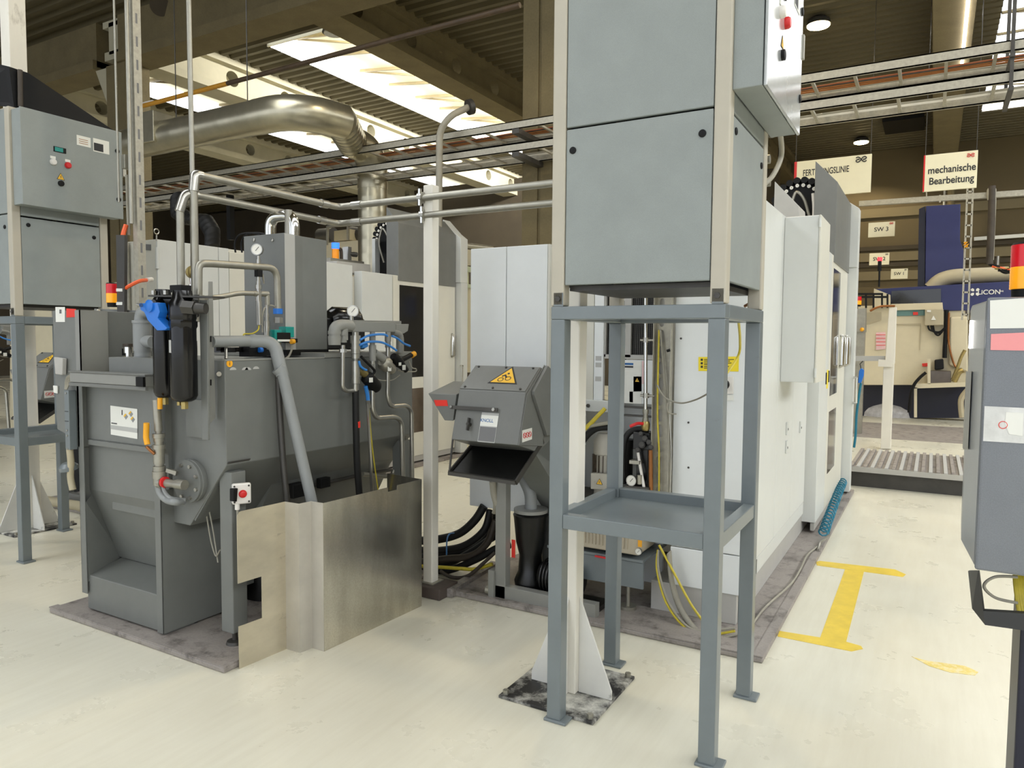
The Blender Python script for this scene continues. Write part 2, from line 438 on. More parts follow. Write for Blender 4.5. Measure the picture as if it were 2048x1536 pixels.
def column(x, y, w, d, lab, head=False):
    r = root('concrete_column', lab, 'column', (x, y, 0), 'square concrete columns')
    g = G().box(x-w/2, x-.02, y-d/2, y+d/2, 0, 6.8 if head else 7.6).box(x+.02, x+w/2, y-d/2, y+d/2, 0, 6.8 if head else 7.6)
    part('shaft', g.box(x-.03, x+.03, y-d/2+.03, y+d/2-.02, 0, 6.8), 'concrete', r, .01)
    if head:
        part('corbel', G().prism([(x-w/2-.42, y-.2, 6.8), (x-w/2, y-.2, 6.0), (x-w/2, y-.2, 6.8)], (0, .4, 0)), 'concrete_lit', r)
    return r
column(-4.72, 9.1, .52, .45, 'square concrete column rising just left of the grey tower')
column(-13.75, 8.85, .62, .5, 'square concrete column at far left under the big girder', True)
# ------------------------------------------------------------------ skylights (saw-tooth roof lights)
def skylight(n, x0, x1, y0, y1, sky, frac=.27):
    pw = frac*(x1-x0); pane = G().box(x0+.02, x0+pw, y0, y1, DECK+.02, DECK+.03) if frac > .9 else G().box(x0-.02, x0, y0, y1, DECK+.02, DECK+.42)
    struct('window_%d' % n, pane, sky)
    s = G(); xm = x0+pw
    if frac < .9: s.prism([(x0-.03, y0, DECK+.42), (x1, y0, DECK+.1), (x1, y0, DECK+.16), (x0-.03, y0, DECK+.48)], (0, y1-y0, 0)).box(x0-.03, x1, y0-.03, y0, DECK, DECK+.48).box(x0-.03, x1, y1, y1+.03, DECK, DECK+.48)
    if frac < .9: struct('trim_%d' % (n+10), s, 'soffit')
    t = G(); y = y0+.6; k = 0
    if frac > .9:
        for j in range(int((y1-y0)/1.1)):
            t.box(x0, x1, y0+1.1*j, y0+1.1*j+.05, DECK-.03, DECK+.01)
            if j % 2: t.bar((x0, y0+1.1*j, DECK-.01), (x1, y0+1.1*j+1.1, DECK-.01), .03, .03)
        struct('trim_%d' % (n+20), t, 'truss'); return
    while y < y1-1.0:
        t.bar((x0+.02, y, DECK+.38), (x1-.02, y, DECK+.06), .05, .06)
        t.bar((x0+.02, y, DECK+.37), (x1-.02, y+1.1, DECK+.05), .035, .04) if k % 2 == 0 else None
        y += 1.1; k += 1
    struct('trim_%d' % (n+20), t, 'truss')
mat('sky_pane', (255, 255, 255), .5, emit=((250, 252, 255), 2.6))
mat('fill_pane_near', (255, 255, 255), .5, emit=((247, 251, 255), 4.2)); mat('fill_pane_side', (255, 255, 255), .5, emit=((247, 251, 255), 7.8)); mat('sky_pane_mid', (255, 255, 255), .5, emit=((250, 252, 255), 2.2))
skylight(1, -17.6, -14.6, 9, 26, 'sky_pane'); skylight(2, -12.35, -9.5, 11.1, 26, 'sky_pane'); skylight(5, -8.4, -5.2, -11, 5.2, 'fill_pane_near', .98)  # near-left skylight is an unseen addition that brightens the floor
skylight(3, .85, 3.6, -11, 23.3, 'sky_pane_mid', .98); skylight(4, 8, 13, -11, 20, 'fill_pane_side', .98)  # far-right skylight is unseen, added for light from the right
# ------------------------------------------------------------------ high bay lamps in the bay without roof lights
lampg = ['nearest round high bay lamp glowing under the deck', 'middle high bay lamp, half behind the cable ladders', 'farthest glowing high bay lamp under the deck by the back wall', 'unlit round high bay lamp hanging under the left skylight']
for i, y in enumerate((15.12, 19.75, 24.4)):
    r = root('high_bay_lamp', lampg[i], 'lamp', (-2.11, y, 7.53), 'high bay ceiling lamps')
    part('housing', G().lathe((-2.11, y, 7.7), (0, 0, -1), [(0, .12), (.06, .2), (.15, .22), (.15, .2)], 20), 'dark_steel', r)
    part('lens', G().lathe((-2.11, y, 7.56), (0, 0, -1), [(0, .205), (.03, .2), (.05, .15), (.055, .05)], 20), 'lamp_glow', r)
p = aZ(667, 66, 7.0)
r = root('high_bay_lamp', lampg[3], 'lamp', p, 'high bay ceiling lamps')
part('housing', G().lathe(p+Vector((0, 0, .3)), (0, 0, -1), [(0, .02), (.16, .03), (.18, .16), (.3, .2), (.3, .16)], 20), 'dark_steel', r)
part('lens', G().cyl(p, p+Vector((0, 0, -.02)), .17, seg=20), 'clear_sleeve', r)
# thin white pipe beside the beam straight ahead, daylight on it put in as glow
single('lit_pipe', G().cyl((.26, 12.6, 6.93), (.26, 17.4, 6.93), .025).cyl((.26, 12.6, 7.0), (.26, 26, 7.0), .03), 'led', 'long thin white pipe along the beam straight ahead, given a glow', 'lamp')
# fluorescent strip at the pale girder, upper left
a, b = aY(455, 97, 12.0), aY(528, 138, 12.9)
r = root('strip_light', 'long white strip light hanging beside the lit roof beam', 'lamp', a)
part('tube', G().bar(a, b, .1, .05), 'led', r); part('tray', G().bar(a+Vector((0, 0, .05)), b+Vector((0, 0, .05)), .16, .04), 'dark_steel', r)
for t in (.2, .8):
    q = a.lerp(b, t); part('suspension_wire', G().cyl(q, (q.x, q.y, 7.7), .008, seg=6), 'dark_steel', r)
# roof vent, dark square in the deck
p = aZ(1808, 248, 7.66)
single('roof_vent', G().box(p.x-.5, p.x+.5, p.y-.7, p.y+.7, 7.6, 7.69), 'black_matt', 'dark square vent in the roof deck above the hanging signs', 'vent')
# ------------------------------------------------------------------ cable ladders
def ladder(z, y, lab, cables):
    r = root('cable_ladder', lab, 'cable tray', (-6, y, z), 'cable ladders under the roof')
    x0, x1 = -17, 4.0; w = .6
    for k, yy in ((0, y), (1, y+w)):
        g = G().box(x0, x1, yy-.004, yy+.004, z-.1, z).box(x0, x1, yy-.004, yy+.03, z-.012, z).box(x0, x1, yy-.004, yy+.03, z-.1, z-.088)
        part('side_rail', g, 'galvanised', r)
    n = 0; x = x0+.2
    for k in range(52):
        part('rung', G().box(x-.015, x+.015, y, y+w, z-.085, z-.06), 'galvanised', r); x += .4
    for j, (dy, rr, mm) in enumerate(cables):
        pts = [(x0+.5*k, y+dy+.012*math.sin(k*1.7+j), z-.05+rr) for k in range(43)]
        part('cable', G().tube(pts, rr, 8), mm, r)
    return r
ladder(4.37, 8.22, 'upper of the two long cable ladders, carrying orange cables', [(.34, .009, 'dull_orange'), (.38, .01, 'dark_steel'), (.44, .012, 'copper'), (.5, .01, 'copper'), (.55, .01, 'cable_grey')])
ladder(4.09, 8.22, 'lower of the two long cable ladders, below the one with orange cables', [(.42, .012, 'cable_grey'), (.5, .016, 'white_plastic')])
# wall arms that carry the ladders on the column
for z, l in ((4.27, 'steel arm under the upper cable ladder on the concrete column'), (3.98, 'steel arm under the lower cable ladder on the concrete column')):
    single('bracket_arm', G().box(-4.75, -4.65, 8.2, 8.88, z-.06, z), 'dark_steel', l, 'bracket')
# threaded hangers at the right end of the ladders
px_h = [(1988, 100), (1983, 160)]
single('ladder_hanger', G().bar((.52, 8.2, 3.9), (.52, 8.2, 7.7), .03, .03).bar((.52, 8.84, 3.9), (.52, 8.84, 7.7), .03, .03).bar((.52, 8.15, 3.92), (.52, 8.88, 3.92), .04, .04).bar((.52, 8.15, 4.22), (.52, 8.88, 4.22), .04, .04), 'dark_steel', 'thin threaded hanger frame holding both cable ladders at the right', 'hanger')
# ------------------------------------------------------------------ pipes under the roof
o = single('gas_pipe', G().tube([aY(455, 167, 8.0), aY(1040, 10, 8.0)], .035), 'rust_pipe', 'rusty brown pipe with a yellow end running under the roof at the upper left', 'pipe')
part('yellow_length', G().tube([aY(285, 212, 8.0), aY(455, 167, 8.0)], .036), 'gas_yellow', o)
q = aY(300, 200, 8.0)
part('end_bracket', G().bar(q+Vector((-.3, 0, -.03)), q+Vector((.1, 0, -.03)), .05, .02), 'white_plastic', o)
pts = [aY(877, 520, 8.0), aY(879, 262, 8.0), aY(900, 232, 8.0), aY(938, 214, 8.3)]
o = single('bent_conduit', G().tube(pts, .045, fil=.35), 'cable_grey', 'pale conduit bending up behind the white post to the roof', 'pipe')
part('flange', G().cyl(aY(936, 215, 8.28), aY(944, 213, 8.33), .1), 'dark_steel', o)
# spiral duct
D = .222
z0 = aY(590, 219, 6.9); zc = z0.z
X1 = z0.x+.12
r = root('spiral_duct', 'big galvanised spiral duct bending down behind the left machine', 'duct', (X1, 7.5, 2.2))
def rib_tube(pts, rad, step, rib=1.014):
    g = G(); p = [Vector(q) for q in pts]
    L = [0]
    for i in range(1, len(p)): L.append(L[-1]+(p[i]-p[i-1]).length)
    n = max(2, int(L[-1]/step)); q = []
    for k in range(n+1):
        s = L[-1]*k/n; i = max(j for j in range(len(L)) if L[j] <= s+1e-9); i = min(i, len(p)-2)
        q.append(p[i].lerp(p[i+1], (s-L[i])/(L[i+1]-L[i])))
    rs = []; d0 = (q[-1]-q[0]).normalized(); t = Vector((0, 0, 1)) if abs(d0.z) < .8 else Vector((0, 1, 0)); x = d0.cross(t).normalized(); y = d0.cross(x)
    for k in range(n):
        for f, rr in ((0, 1.0), (.7, 1.0), (.78, rib), (.92, rib)):
            c = q[k].lerp(q[k+1], f); rs.append([c+(x*math.cos(2*PI*i/28)+y*math.sin(2*PI*i/28))*rad*rr for i in range(28)])
    return g.rings(rs)
part('straight_duct', rib_tube([(-14.5, 6.9, zc-.02), (X1-.75, 6.9, zc)], D, .5, 1.008), 'duct_galv', r)
vx = aY(745, 330, 8.74)
part('elbow', G().tube([(X1-.8, 6.9, zc), (X1-.35, 6.9, zc), (X1-.03, 7.15, zc), (X1+.06, 7.6, zc)], D*1.03, 28, fil=.3, nf=3), 'duct_galv', r)
e = Vector((vx.x, 8.6, zc-.06))
part('straight_duct', rib_tube([(X1+.05, 7.55, zc), e+Vector((0, -.3, 0))], D, .12), 'duct_galv', r)
part('elbow', G().tube([e+Vector((-.01, -.34, .01)), e+Vector((0, -.02, 0)), e+Vector((0, .14, -.22)), e+Vector((0, .14, -.6))], D*1.03, 28, fil=.2, nf=3), 'duct_galv', r)
part('drop_duct', rib_tube([e+Vector((0, .14, -.55)), (e.x, e.y+.14, 2.2)], D, .2, 1.006), 'duct_galv', r)
for xx in (-9.6, -8.1, -10.6):
    part('suspension_wire', G().cyl((xx, 6.9, zc+.2), (xx, 6.9, 7.7), .008, seg=6), 'dark_steel', r)
g = aY(335, 262, 6.9); part('damper_box', G().box(g.x-.35, g.x+.02, 6.66, 7.0, g.z-.2, g.z+.24), 'duct_galv', r, .01)
# ------------------------------------------------------------------ paint on the floor
def floor_poly(px): return G().prism([aZ(x, y, .0005) for x, y in px], (0, 0, .001))
r = root('floor_marking', 'bright yellow H-shaped parking mark painted beside the rubber mat', 'floor marking', aZ(1680, 1210, 0))
part('stroke', floor_poly([(1632, 1124), (1640, 1122), (1790, 1139), (1812, 1149), (1806, 1154), (1634, 1131)]), 'floor_yellow', r)
part('stroke', floor_poly([(1690, 1139), (1728, 1143), (1692, 1285), (1640, 1276)]), 'floor_yellow', r)
part('stroke', floor_poly([(1559, 1262), (1690, 1283), (1722, 1292), (1726, 1298), (1703, 1303), (1555, 1273)]), 'floor_yellow', r)
single('floor_marking', floor_poly([(1823, 1313), (1850, 1321), (1930, 1332), (1957, 1344), (1950, 1351), (1900, 1345), (1858, 1332)]), 'floor_yellow_worn', 'worn pale yellow dash of paint on the floor at the right', 'floor marking')
# ------------------------------------------------------------------ rubber mats
def matt(x0, x1, y0, y1, lab):
    r = root('floor_mat', lab, 'mat', ((x0+x1)/2, (y0+y1)/2, 0), 'grey mats under the machines')
    part('sheet', G().box(x0, x1, y0, y1, 0, .03), 'mat_rubber', r, .008)
    part('edge_strip', G().prism([(x0, y0, .03), (x1, y0, .03), (x1, y1, .03), (x1-.05, y1, .03), (x1-.05, y0+.05, .03), (x0, y0+.05, .03)], (0, 0, .006)), 'mat_rubber', r)
    return r
matt(-2.6, -.68, 3.70, 8.49, 'long grey mat under the right machine beside the yellow paint')
matt(-4.38, -2.87, 2.26, 3.95, 'grey mat under the coolant filter unit at the left')
matt(-7.45, -5.52, 3.70, 8.49, 'long grey mat under the left machine')
DX = -4.84
# ================================================================== steel stand with drip tray
def make_stand():
    x0, x1, y0, y1 = -1.358, -.655, 2.672, 3.35; w = .062
    r = root('steel_stand', 'tall blue-grey steel stand with a drip tray under the nearer tower cabinet', 'stand', ((x0+x1)/2, (y0+y1)/2, 0), 'steel stands under the tower cabinets')
    for (x, y) in ((x0, y0), (x1-w, y0), (x0, y1-w), (x1-w, y1-w)):
        l = part('leg', G().box(x, x+w, y, y+w, .01, 1.682), 'stand_paint', r, .004)
        sx = .03; part('foot_plate', G().box(x-.01, x+w+sx, y-.01, y+w+.01, 0, .012), 'stand_paint', l, .003)
    part('top_rail', G().box(x0, x1, y0, y0+w, 1.682, 1.735), 'stand_paint', r, .004)
    part('top_rail', G().box(x0, x1, y1-w, y1, 1.682, 1.735), 'stand_paint', r, .004)
    part('top_rail', G().box(x0, x0+w, y0+w, y1-w, 1.682, 1.735), 'stand_paint', r, .004)
    part('top_rail', G().box(x1-w, x1, y0+w, y1-w, 1.682, 1.735), 'stand_paint', r, .004)
    t = part('drip_tray', G().box(x0+.05, x1-.05, y0+.05, y1-.05, .835, .842), 'stand_paint', r)
    for a in ((x0+w, x1-w, y0+.004, y0+.05), (x0+w, x1-w, y1-.05, y1-.004), (x0+.004, x0+.05, y0+w, y1-w), (x1-.05, x1-.004, y0+w, y1-w)):
        part('tray_rim', G().box(a[0], a[1], a[2], a[3], .825, .884), 'stand_paint', t, .003)
    for (x, y) in ((x0+.012, y0), (x1-.05, y0), (x0+.012, y1-.006), (x1-.05, y1-.006)):
        b = part('corner_lug', G().box(x, x+.042, y, y+.006, 1.735, 1.79), 'stand_paint', r)
        part('bolt', G().hexn((x+.02, y-.008, 1.765), (x+.02, y, 1.765), .012), 'dark_steel', b)
    return r
stand = make_stand()
dup(stand, (DX, 0, 0), 'blue-grey steel stand at the far left under the other tower cabinet')
# ================================================================== tower cabinet
def make_tower():
    x0, x1, y0, y1, z0, z1 = -1.36, -.655, 2.672, 3.345, 1.82, 3.155
    r = root('tower_cabinet', 'tall light grey tower cabinet with two front panels on the nearer steel stand', 'cabinet', ((x0+x1)/2, (y0+y1)/2, 1.735), 'tower cabinets on steel stands')
    w = .058
    for (x, y) in ((x0, y0), (x1-w, y0), (x0, y1-w), (x1-w, y1-w)):
        part('corner_post', G().box(x, x+w, y, y+w, 1.737, z1), 'tower_post', r, .006)
    p = part('front_panel', G().box(x0+w+.003, x1-w-.003, y0+.004, y0+.024, z0, 2.434), 'tower_grey', r, .004)
    for px, py in ((1146, 301), (1405, 267)):
        c = aY(px, py, y0+.004); l = part('quarter_turn_lock', G().lathe(c, (0, -1, 0), [(0, .014), (.004, .014), (.006, .011)], 16), 'black_matt', p)
    part('front_panel', G().box(x0+w+.003, x1-w-.003, y0+.004, y0+.024, 2.442, z1-.01), 'tower_grey', r, .004)
    s = part('side_panel', G().box(x1-.026, x1-.006, y0+w+.003, y1-w-.003, z0, 2.42), 'tower_grey', r, .004)
    for yy, zz in ((2.78, 2.37), (3.24, 2.34)):
        part('quarter_turn_lock', G().lathe((x1-.006, yy, zz), (1, 0, 0), [(0, .014), (.004, .014), (.006, .011)], 16), 'black_matt', s)
    part('side_panel', G().box(x1-.026, x1-.006, y0+w+.003, y1-w-.003, 2.43, z1-.01), 'tower_grey', r, .004)
    part('side_panel', G().box(x0+.006, x0+.026, y0+w+.003, y1-w-.003, z0, z1-.01), 'tower_grey', r, .004)
    part('back_panel', G().box(x0+w, x1-w, y1-.03, y1-.006, z0, z1-.01), 'tower_grey', r, .004)
    part('roof', G().box(x0+.01, x1-.01, y0+.01, y1-.01, z1-.03, z1-.002), 'tower_post', r)
    part('floor_pan', G().box(x0+w, x1-w, y0+w, y1-.03, z0-.02, z0), 'dark_steel', r)
    return r
tower = make_tower()
dup(tower, (DX, 0, 0), 'grey tower cabinet on the steel stand at the far left')
# ================================================================== control box on the side of the tower
def make_box():
    x0, x1, y0, y1, z0, z1 = -.6555, -.536, 2.69, 3.395, 2.492, 3.135
    r = root('control_box', 'shallow control box on the right side of the nearer tower, its door seen edge-on', 'control box', (x0, (y0+y1)/2, z0), 'control boxes on the tower cabinets')
    part('enclosure', G().box(x0, x1-.016, y0, y1, z0, z1), 'tower_grey', r, .004)
    d = part('door', G().box(x1-.012, x1, y0-.004, y1+.004, z0-.004, z1+.004), 'door_gloss', r, .004)
    P = lambda px, py: aX(px, py, x1+DX)-Vector((DX, 0, .045))
    n = Vector((1, 0, 0))
    for px, py in ((234, 290), (237, 387)):
        c = P(px, py); part('door_lock', G().lathe(c, n, [(0, .017), (.005, .017), (.007, .013)], 16), 'black_matt', d)
    c = P(121, 354); part('key_switch', G().lathe(c, n, [(0, .02), (.012, .02), (.014, .014)], 18), 'black_matt', d)
    c = P(105.5, 311); b = part('push_button', G().lathe(c, n, [(0, .022), (.012, .022), (.02, .017)], 18), 'white_plastic', d)
    part('button_label', G().obox(c+Vector((.001, 0, .032)), (.002, 0, 0), (0, .018, 0), (0, 0, .009)), 'paper', b)
    c = P(135, 318); b = part('push_button', G().lathe(c, n, [(0, .022), (.012, .022), (.02, .017)], 18), 'red', d)
    part('button_label', G().obox(c+Vector((.001, 0, .032)), (.002, 0, 0), (0, .018, 0), (0, 0, .009)), 'paper', b)
    c = P(119, 287); b = part('display', G().obox(c+Vector((.002, 0, 0)), (.003, 0, 0), (0, .042, 0), (0, 0, .018)), 'black_matt', d)
    part('screen', G().obox(c+Vector((.006, -.008, 0)), (.0015, 0, 0), (0, .028, 0), (0, 0, .014)), 'teal', b)
    warn_triangle(d, frame_on(P(121, 342), (0, 1, 0), (0, 0, 1)), .055)
    c = P(167, 270); F = frame_on(c, (0, 1, 0), (0, 0, 1))
    s = part('sticker', G().prism([F(-.05, -.035, .0006), F(.05, -.035, .0006), F(.05, .035, .0006), F(-.05, .035, .0006)], n*.0006), 'paper', d)
    for k in range(3): part('text_line', G().prism([F(-.035, .008-.014*k, .0014), F(.03, .008-.014*k, .0014), F(.03, .012-.014*k, .0014), F(-.035, .012-.014*k, .0014)], n*.0003), 'copper', s)
    c = P(202, 281); F = frame_on(c, (0, 1, 0), (0, 0, 1))
    s = part('sticker', G().prism([F(-.06, -.045, .001), F(.06, -.045, .001), F(.06, .05, .001), F(-.06, .05, .001)], n*.0006), 'paper', d)
    part('dark_field', G().prism([F(-.055, -.038, .0018), F(.015, -.038, .0018), F(.015, .018, .0018), F(-.055, .018, .0018)], n*.0003), 'ink', s)
    h = part('hinge_block', G().box(x1-.05, x1+.006, y1+.004, y1+.03, z0+.32, z0+.42), 'steel_dull', r)
    return r
cbox = make_box()
cb2 = dup(cbox, (DX, 0, 0), 'grey control box with a green display, white and red buttons at the upper left')
for ch in cb2.children:
    if ch.name.startswith('door') and not ch.name.startswith('door_'): ch.data = ch.data.copy(); ch.data.materials[0] = MATS['tower_grey']
# ================================================================== gusseted white posts
def make_post(cx, cy, h, lab):
    r = root('gusseted_post', lab, 'post', (cx, cy, 0), 'white posts with triangular gussets')
    p = part('base_plate', G().box(cx-.255, cx+.205, cy-.215, cy+.275, 0, .014), 'base_plate_worn', r, .003)
    for a in ((-.23, -.19), (.18, -.19), (.18, .25), (-.23, .25)):
        part('anchor_bolt', G().hexn((cx+a[0], cy+a[1], .014), (cx+a[0], cy+a[1], .034), .014), 'steel_dull', p)
    part('post', G().box(cx-h, cx+h, cy-h, cy+h, .014, 4.6), 'post_white', r, .006)
    for dx, dy in ((1, 0), (-1, 0), (0, 1), (0, -1)):
        d = Vector((dx, dy, 0)); n = Vector((dy, dx, 0))*.005; b = Vector((cx, cy, .014))+d*h
        part('gusset', G().prism([b-n, b+d*.16-n, b+d*.16+Vector((0, 0, .04))-n, b+Vector((0, 0, .44))-n], n*2), 'plate_white_worn', r, .002)
    return r
make_post(-1.375, 2.945, .04, 'white steel post with triangular gussets and a worn base plate behind the nearer stand')
make_post(-6.46, 3.2, .065, 'wide white post with triangular gussets behind the far left stand')
# ================================================================== swarf conveyor discharge head
def make_conveyor():
    xl, xr = -2.33, -1.9; N = Vector
    r = root('chip_conveyor', 'grey swarf conveyor discharge hood with a warning triangle beside the white cabinet', 'conveyor', (-2.1, 3.7, .03), 'swarf conveyors with warning triangles')
    A = [(3.625, 1.447), (3.448, 1.314), (3.369, 1.038), (3.60, .97), (3.82, 1.05), (3.82, 1.36)]
    part('hood', G().prism([(xl, y, z) for y, z in A], (xr-xl, 0, 0)), 'hood_grey', r, .004)
    # bolted cover plate on the sloping top
    ty = N((0, 3.448-3.625, 1.314-1.447)); tn = N((0, -.133, .177)).normalized()
    F = frame_on((0, 3.448, 1.314), (1, 0, 0), (-ty))
    tl = ty.length
    c = part('cover_plate', G().prism([F(xl+.0, .006, .001), F(xr-.005, .006, .001), F(xr-.005, tl-.006, .001), F(xl+.0, tl-.006, .001)], tn*.004), 'hood_grey', r, .001)
    for u in (xl+.03, (xl+xr)/2, xr-.04):
        for v in (.02, tl-.02): part('bolt', G().hexn(F(u, v, .005), F(u, v, .011), .007), 'dark_steel', c)
    F2 = frame_on(F(-2.075, tl*.5, .0055), (1, 0, 0), -ty)
    warn_triangle(c, lambda u, v, w=0: F2(u, v*.93, w), .19, 'hand')
    # raised side flange at the right
    part('side_flange', G().prism([(xr, 3.66, 1.46), (xr, 3.455, 1.305), (xr, 3.369, 1.038), (xr, 3.65, 1.0)], (.006, 0, 0)).prism([(xr+.006, 3.66, 1.455), (xr+.006, 3.50, 1.32), (xr+.006, 3.50, 1.30), (xr+.006, 3.66, 1.06), (xr+.006, 3.85, 1.06), (xr+.006, 3.85, 1.36)], (.02, 0, 0)), 'hood_grey', r, .002)
    fd = N((0, 3.369-3.448, 1.038-1.314)); fl = fd.length
    K = frame_on((xl, 3.369, 1.038), (1, 0, 0), -fd)     # front plate frame: u from left, v up
    fn = (K(0, 0, 1)-K(0, 0, 0))
    h = part('handle_bar', G().prism([K(-.03, .17, .012), K(.28, .17, .012), K(.28, .19, .012), K(-.03, .19, .012)], fn*.008), 'dark_steel', r)
    part('bolt', G().hexn(K(.26, .18, .0), K(.26, .18, .03), .01).hexn(K(-.02, .18, 0), K(-.02, .18, .03), .008), 'steel', h)
    s = part('rating_plate', G().prism([K(.175, .0, .001), K(.285, .0, .001), K(.285, .165, .001), K(.175, .165, .001)], fn*.001), 'paper_grey', r)
    part('white_field', G().prism([K(.175, .09, .0022), K(.285, .09, .0022), K(.285, .15, .0022), K(.175, .15, .0022)], fn*.0004), 'paper', s)
    part('maker_name', text_g('KNOLL', K(.215, .12, .003), K(1, 0)-K(0, 0), -fd, .026, .012), 'ink_blue', s)
    part('dark_field', G().prism([K(.178, .005, .0022), K(.282, .005, .0022), K(.282, .085, .0022), K(.178, .085, .0022)], fn*.0004), 'ink_grey', s)
    w = part('wing_latch', G().obox(K(.11, .09, .02), (.004, 0, 0), fd.normalized()*.035, fn*.012).cyl(K(.11, .09, 0), K(.11, .09, .03), .01), 'dark_steel', r)
    s = part('prohibition_label', G().prism([(xr+.007, 3.40, 1.05), (xr+.007, 3.51, 1.055), (xr+.007, 3.51, 1.118), (xr+.007, 3.40, 1.115)], (.001, 0, 0)), 'paper', r)
    g = G()
    for k in range(3):
        cy, cz = 3.425+.03*k, 1.085
        g.tube([(xr+.009, cy+.014*math.cos(a*PI/8), cz+.014*math.sin(a*PI/8)) for a in range(17)], .0018, 6)
        g.bar((xr+.009, cy-.01, cz+.01), (xr+.009, cy+.01, cz-.01), .002, .002)
    part('prohibition_sign', g, 'red', s)
    # motor housing on the left
    P = lambda px, py, y: aY(px, py, y)
    y0 = 3.44
    f = [P(856, 787, y0), P(913, 789, y0), P(906, 842, y0), P(889, 841, y0)]
    m = part('motor_housing', G().prism(f, (.0, .26, .06)), 'hood_grey', r, .003)
    part('red_sticker', G().prism([P(868, 800, y0-.001), P(894, 800, y0-.001), P(896, 812, y0-.001), P(872, 812, y0-.001)], (0, -.001, 0)), 'red_sticker', m)
    # discharge scoop
    b0, b1, f0, f1 = (xl, 3.60, .985), (xr, 3.66, 1.03), (xl, 3.35, .85), (xr, 3.35, .84)
    s = part('scoop', G().add([b0, b1, f1, f0, tuple(N(b0)-N((0, 0, .008))), tuple(N(b1)-N((0, 0, .008))), tuple(N(f1)-N((0, 0, .008))), tuple(N(f0)-N((0, 0, .008)))],
         [(0, 1, 2, 3), (7, 6, 5, 4), (0, 4, 5, 1), (1, 5, 6, 2), (2, 6, 7, 3), (3, 7, 4, 0)]), 'black_oily', r)
    part('lip', G().bar(f0, f1, .03, .02).bar(b0, f0, .008, .03).bar(b1, f1, .008, .03), 'dark_steel', s)
    part('stay_rod', G().cyl(K(.01, .0, 0), f0, .006), 'dark_steel', r)
    # body and frame
    part('body', G().prism([(-2.1, 3.58, .97), (-2.1, 3.86, 1.06), (-2.1, 4.08, .9), (-2.1, 4.08, .1), (-2.1, 4.05, .1), (-2.1, 4.04, .55)], (.19, 0, 0)).prism([(xl+.02, 3.58, .97), (xl+.02, 3.86, 1.06), (xl+.02, 4.04, .95), (xl+.02, 4.0, .8)], (.4, 0, 0)), 'tank_grey', r)
    part('support_leg', G().box(-2.262, -2.19, 3.74, 3.80, .03, .94), 'manifold_grey', r, .003)
    part('base_beam', G().box(-2.29, -1.6, 3.74, 3.80, .03, .11).box(-2.30, -2.26, 3.72, 3.82, .03, .2), 'manifold_grey', r, .003)
    part('roller_foot', G().cyl((-2.33, 3.76, .06), (-2.30, 3.76, .06), .03), 'steel_dull', r)
    return r
conv = make_conveyor()
dup(conv, (-4.9, .12, 0), 'grey swarf conveyor hood with a warning triangle behind the far left stand', skip=('stay_rod',))
# black coolant pump at the conveyor foot
r = root('coolant_pump', 'oily black coolant pump with grey elbow pipe and red tag at the conveyor foot', 'pump', (-2.0, 3.93, .03))
part('pump_housing', G().lathe((-2.11, 3.91, .06), (0, 0, 1), [(0, .09), (.06, .1), (.12, .075), (.22, .07), (.3, .09), (.45, .105), (.47, .11), (.48, .1)], 24), 'black_oily', r)
part('flange', G().cyl((-2.11, 3.91, .545), (-2.11, 3.91, .565), .105, seg=24), 'manifold_grey', r)
part('elbow_pipe', G().tube([(-2.11, 3.91, .56), (-2.11, 3.91, .66), (-2.19, 3.92, .78), (-2.26, 3.93, .78)], .038, 14, fil=.1), 'pvc_grey', r)
mm = part('motor', G().lathe((-2.02, 3.90, .17), (1, 0, 0), [(0, .08), (.03, .1), (.2, .1), (.22, .085), (.26, .085)], 22), 'black_oily', r)
for k in range(8): part('cooling_fin', G().lathe((-1.99+.022*k, 3.90, .17), (1, 0, 0), [(0, .1), (0, .108), (.006, .108), (.006, .1)], 22), 'black_oily', mm)
part('warning_tag', G().obox((-2.172, 3.806, .33), (.012, 0, 0), (0, .002, 0), (0, 0, .055)), 'red_sticker', r)
part('base_foot', G().box(-2.12, -1.62, 3.84, 4.0, .03, .06), 'black_oily', r)
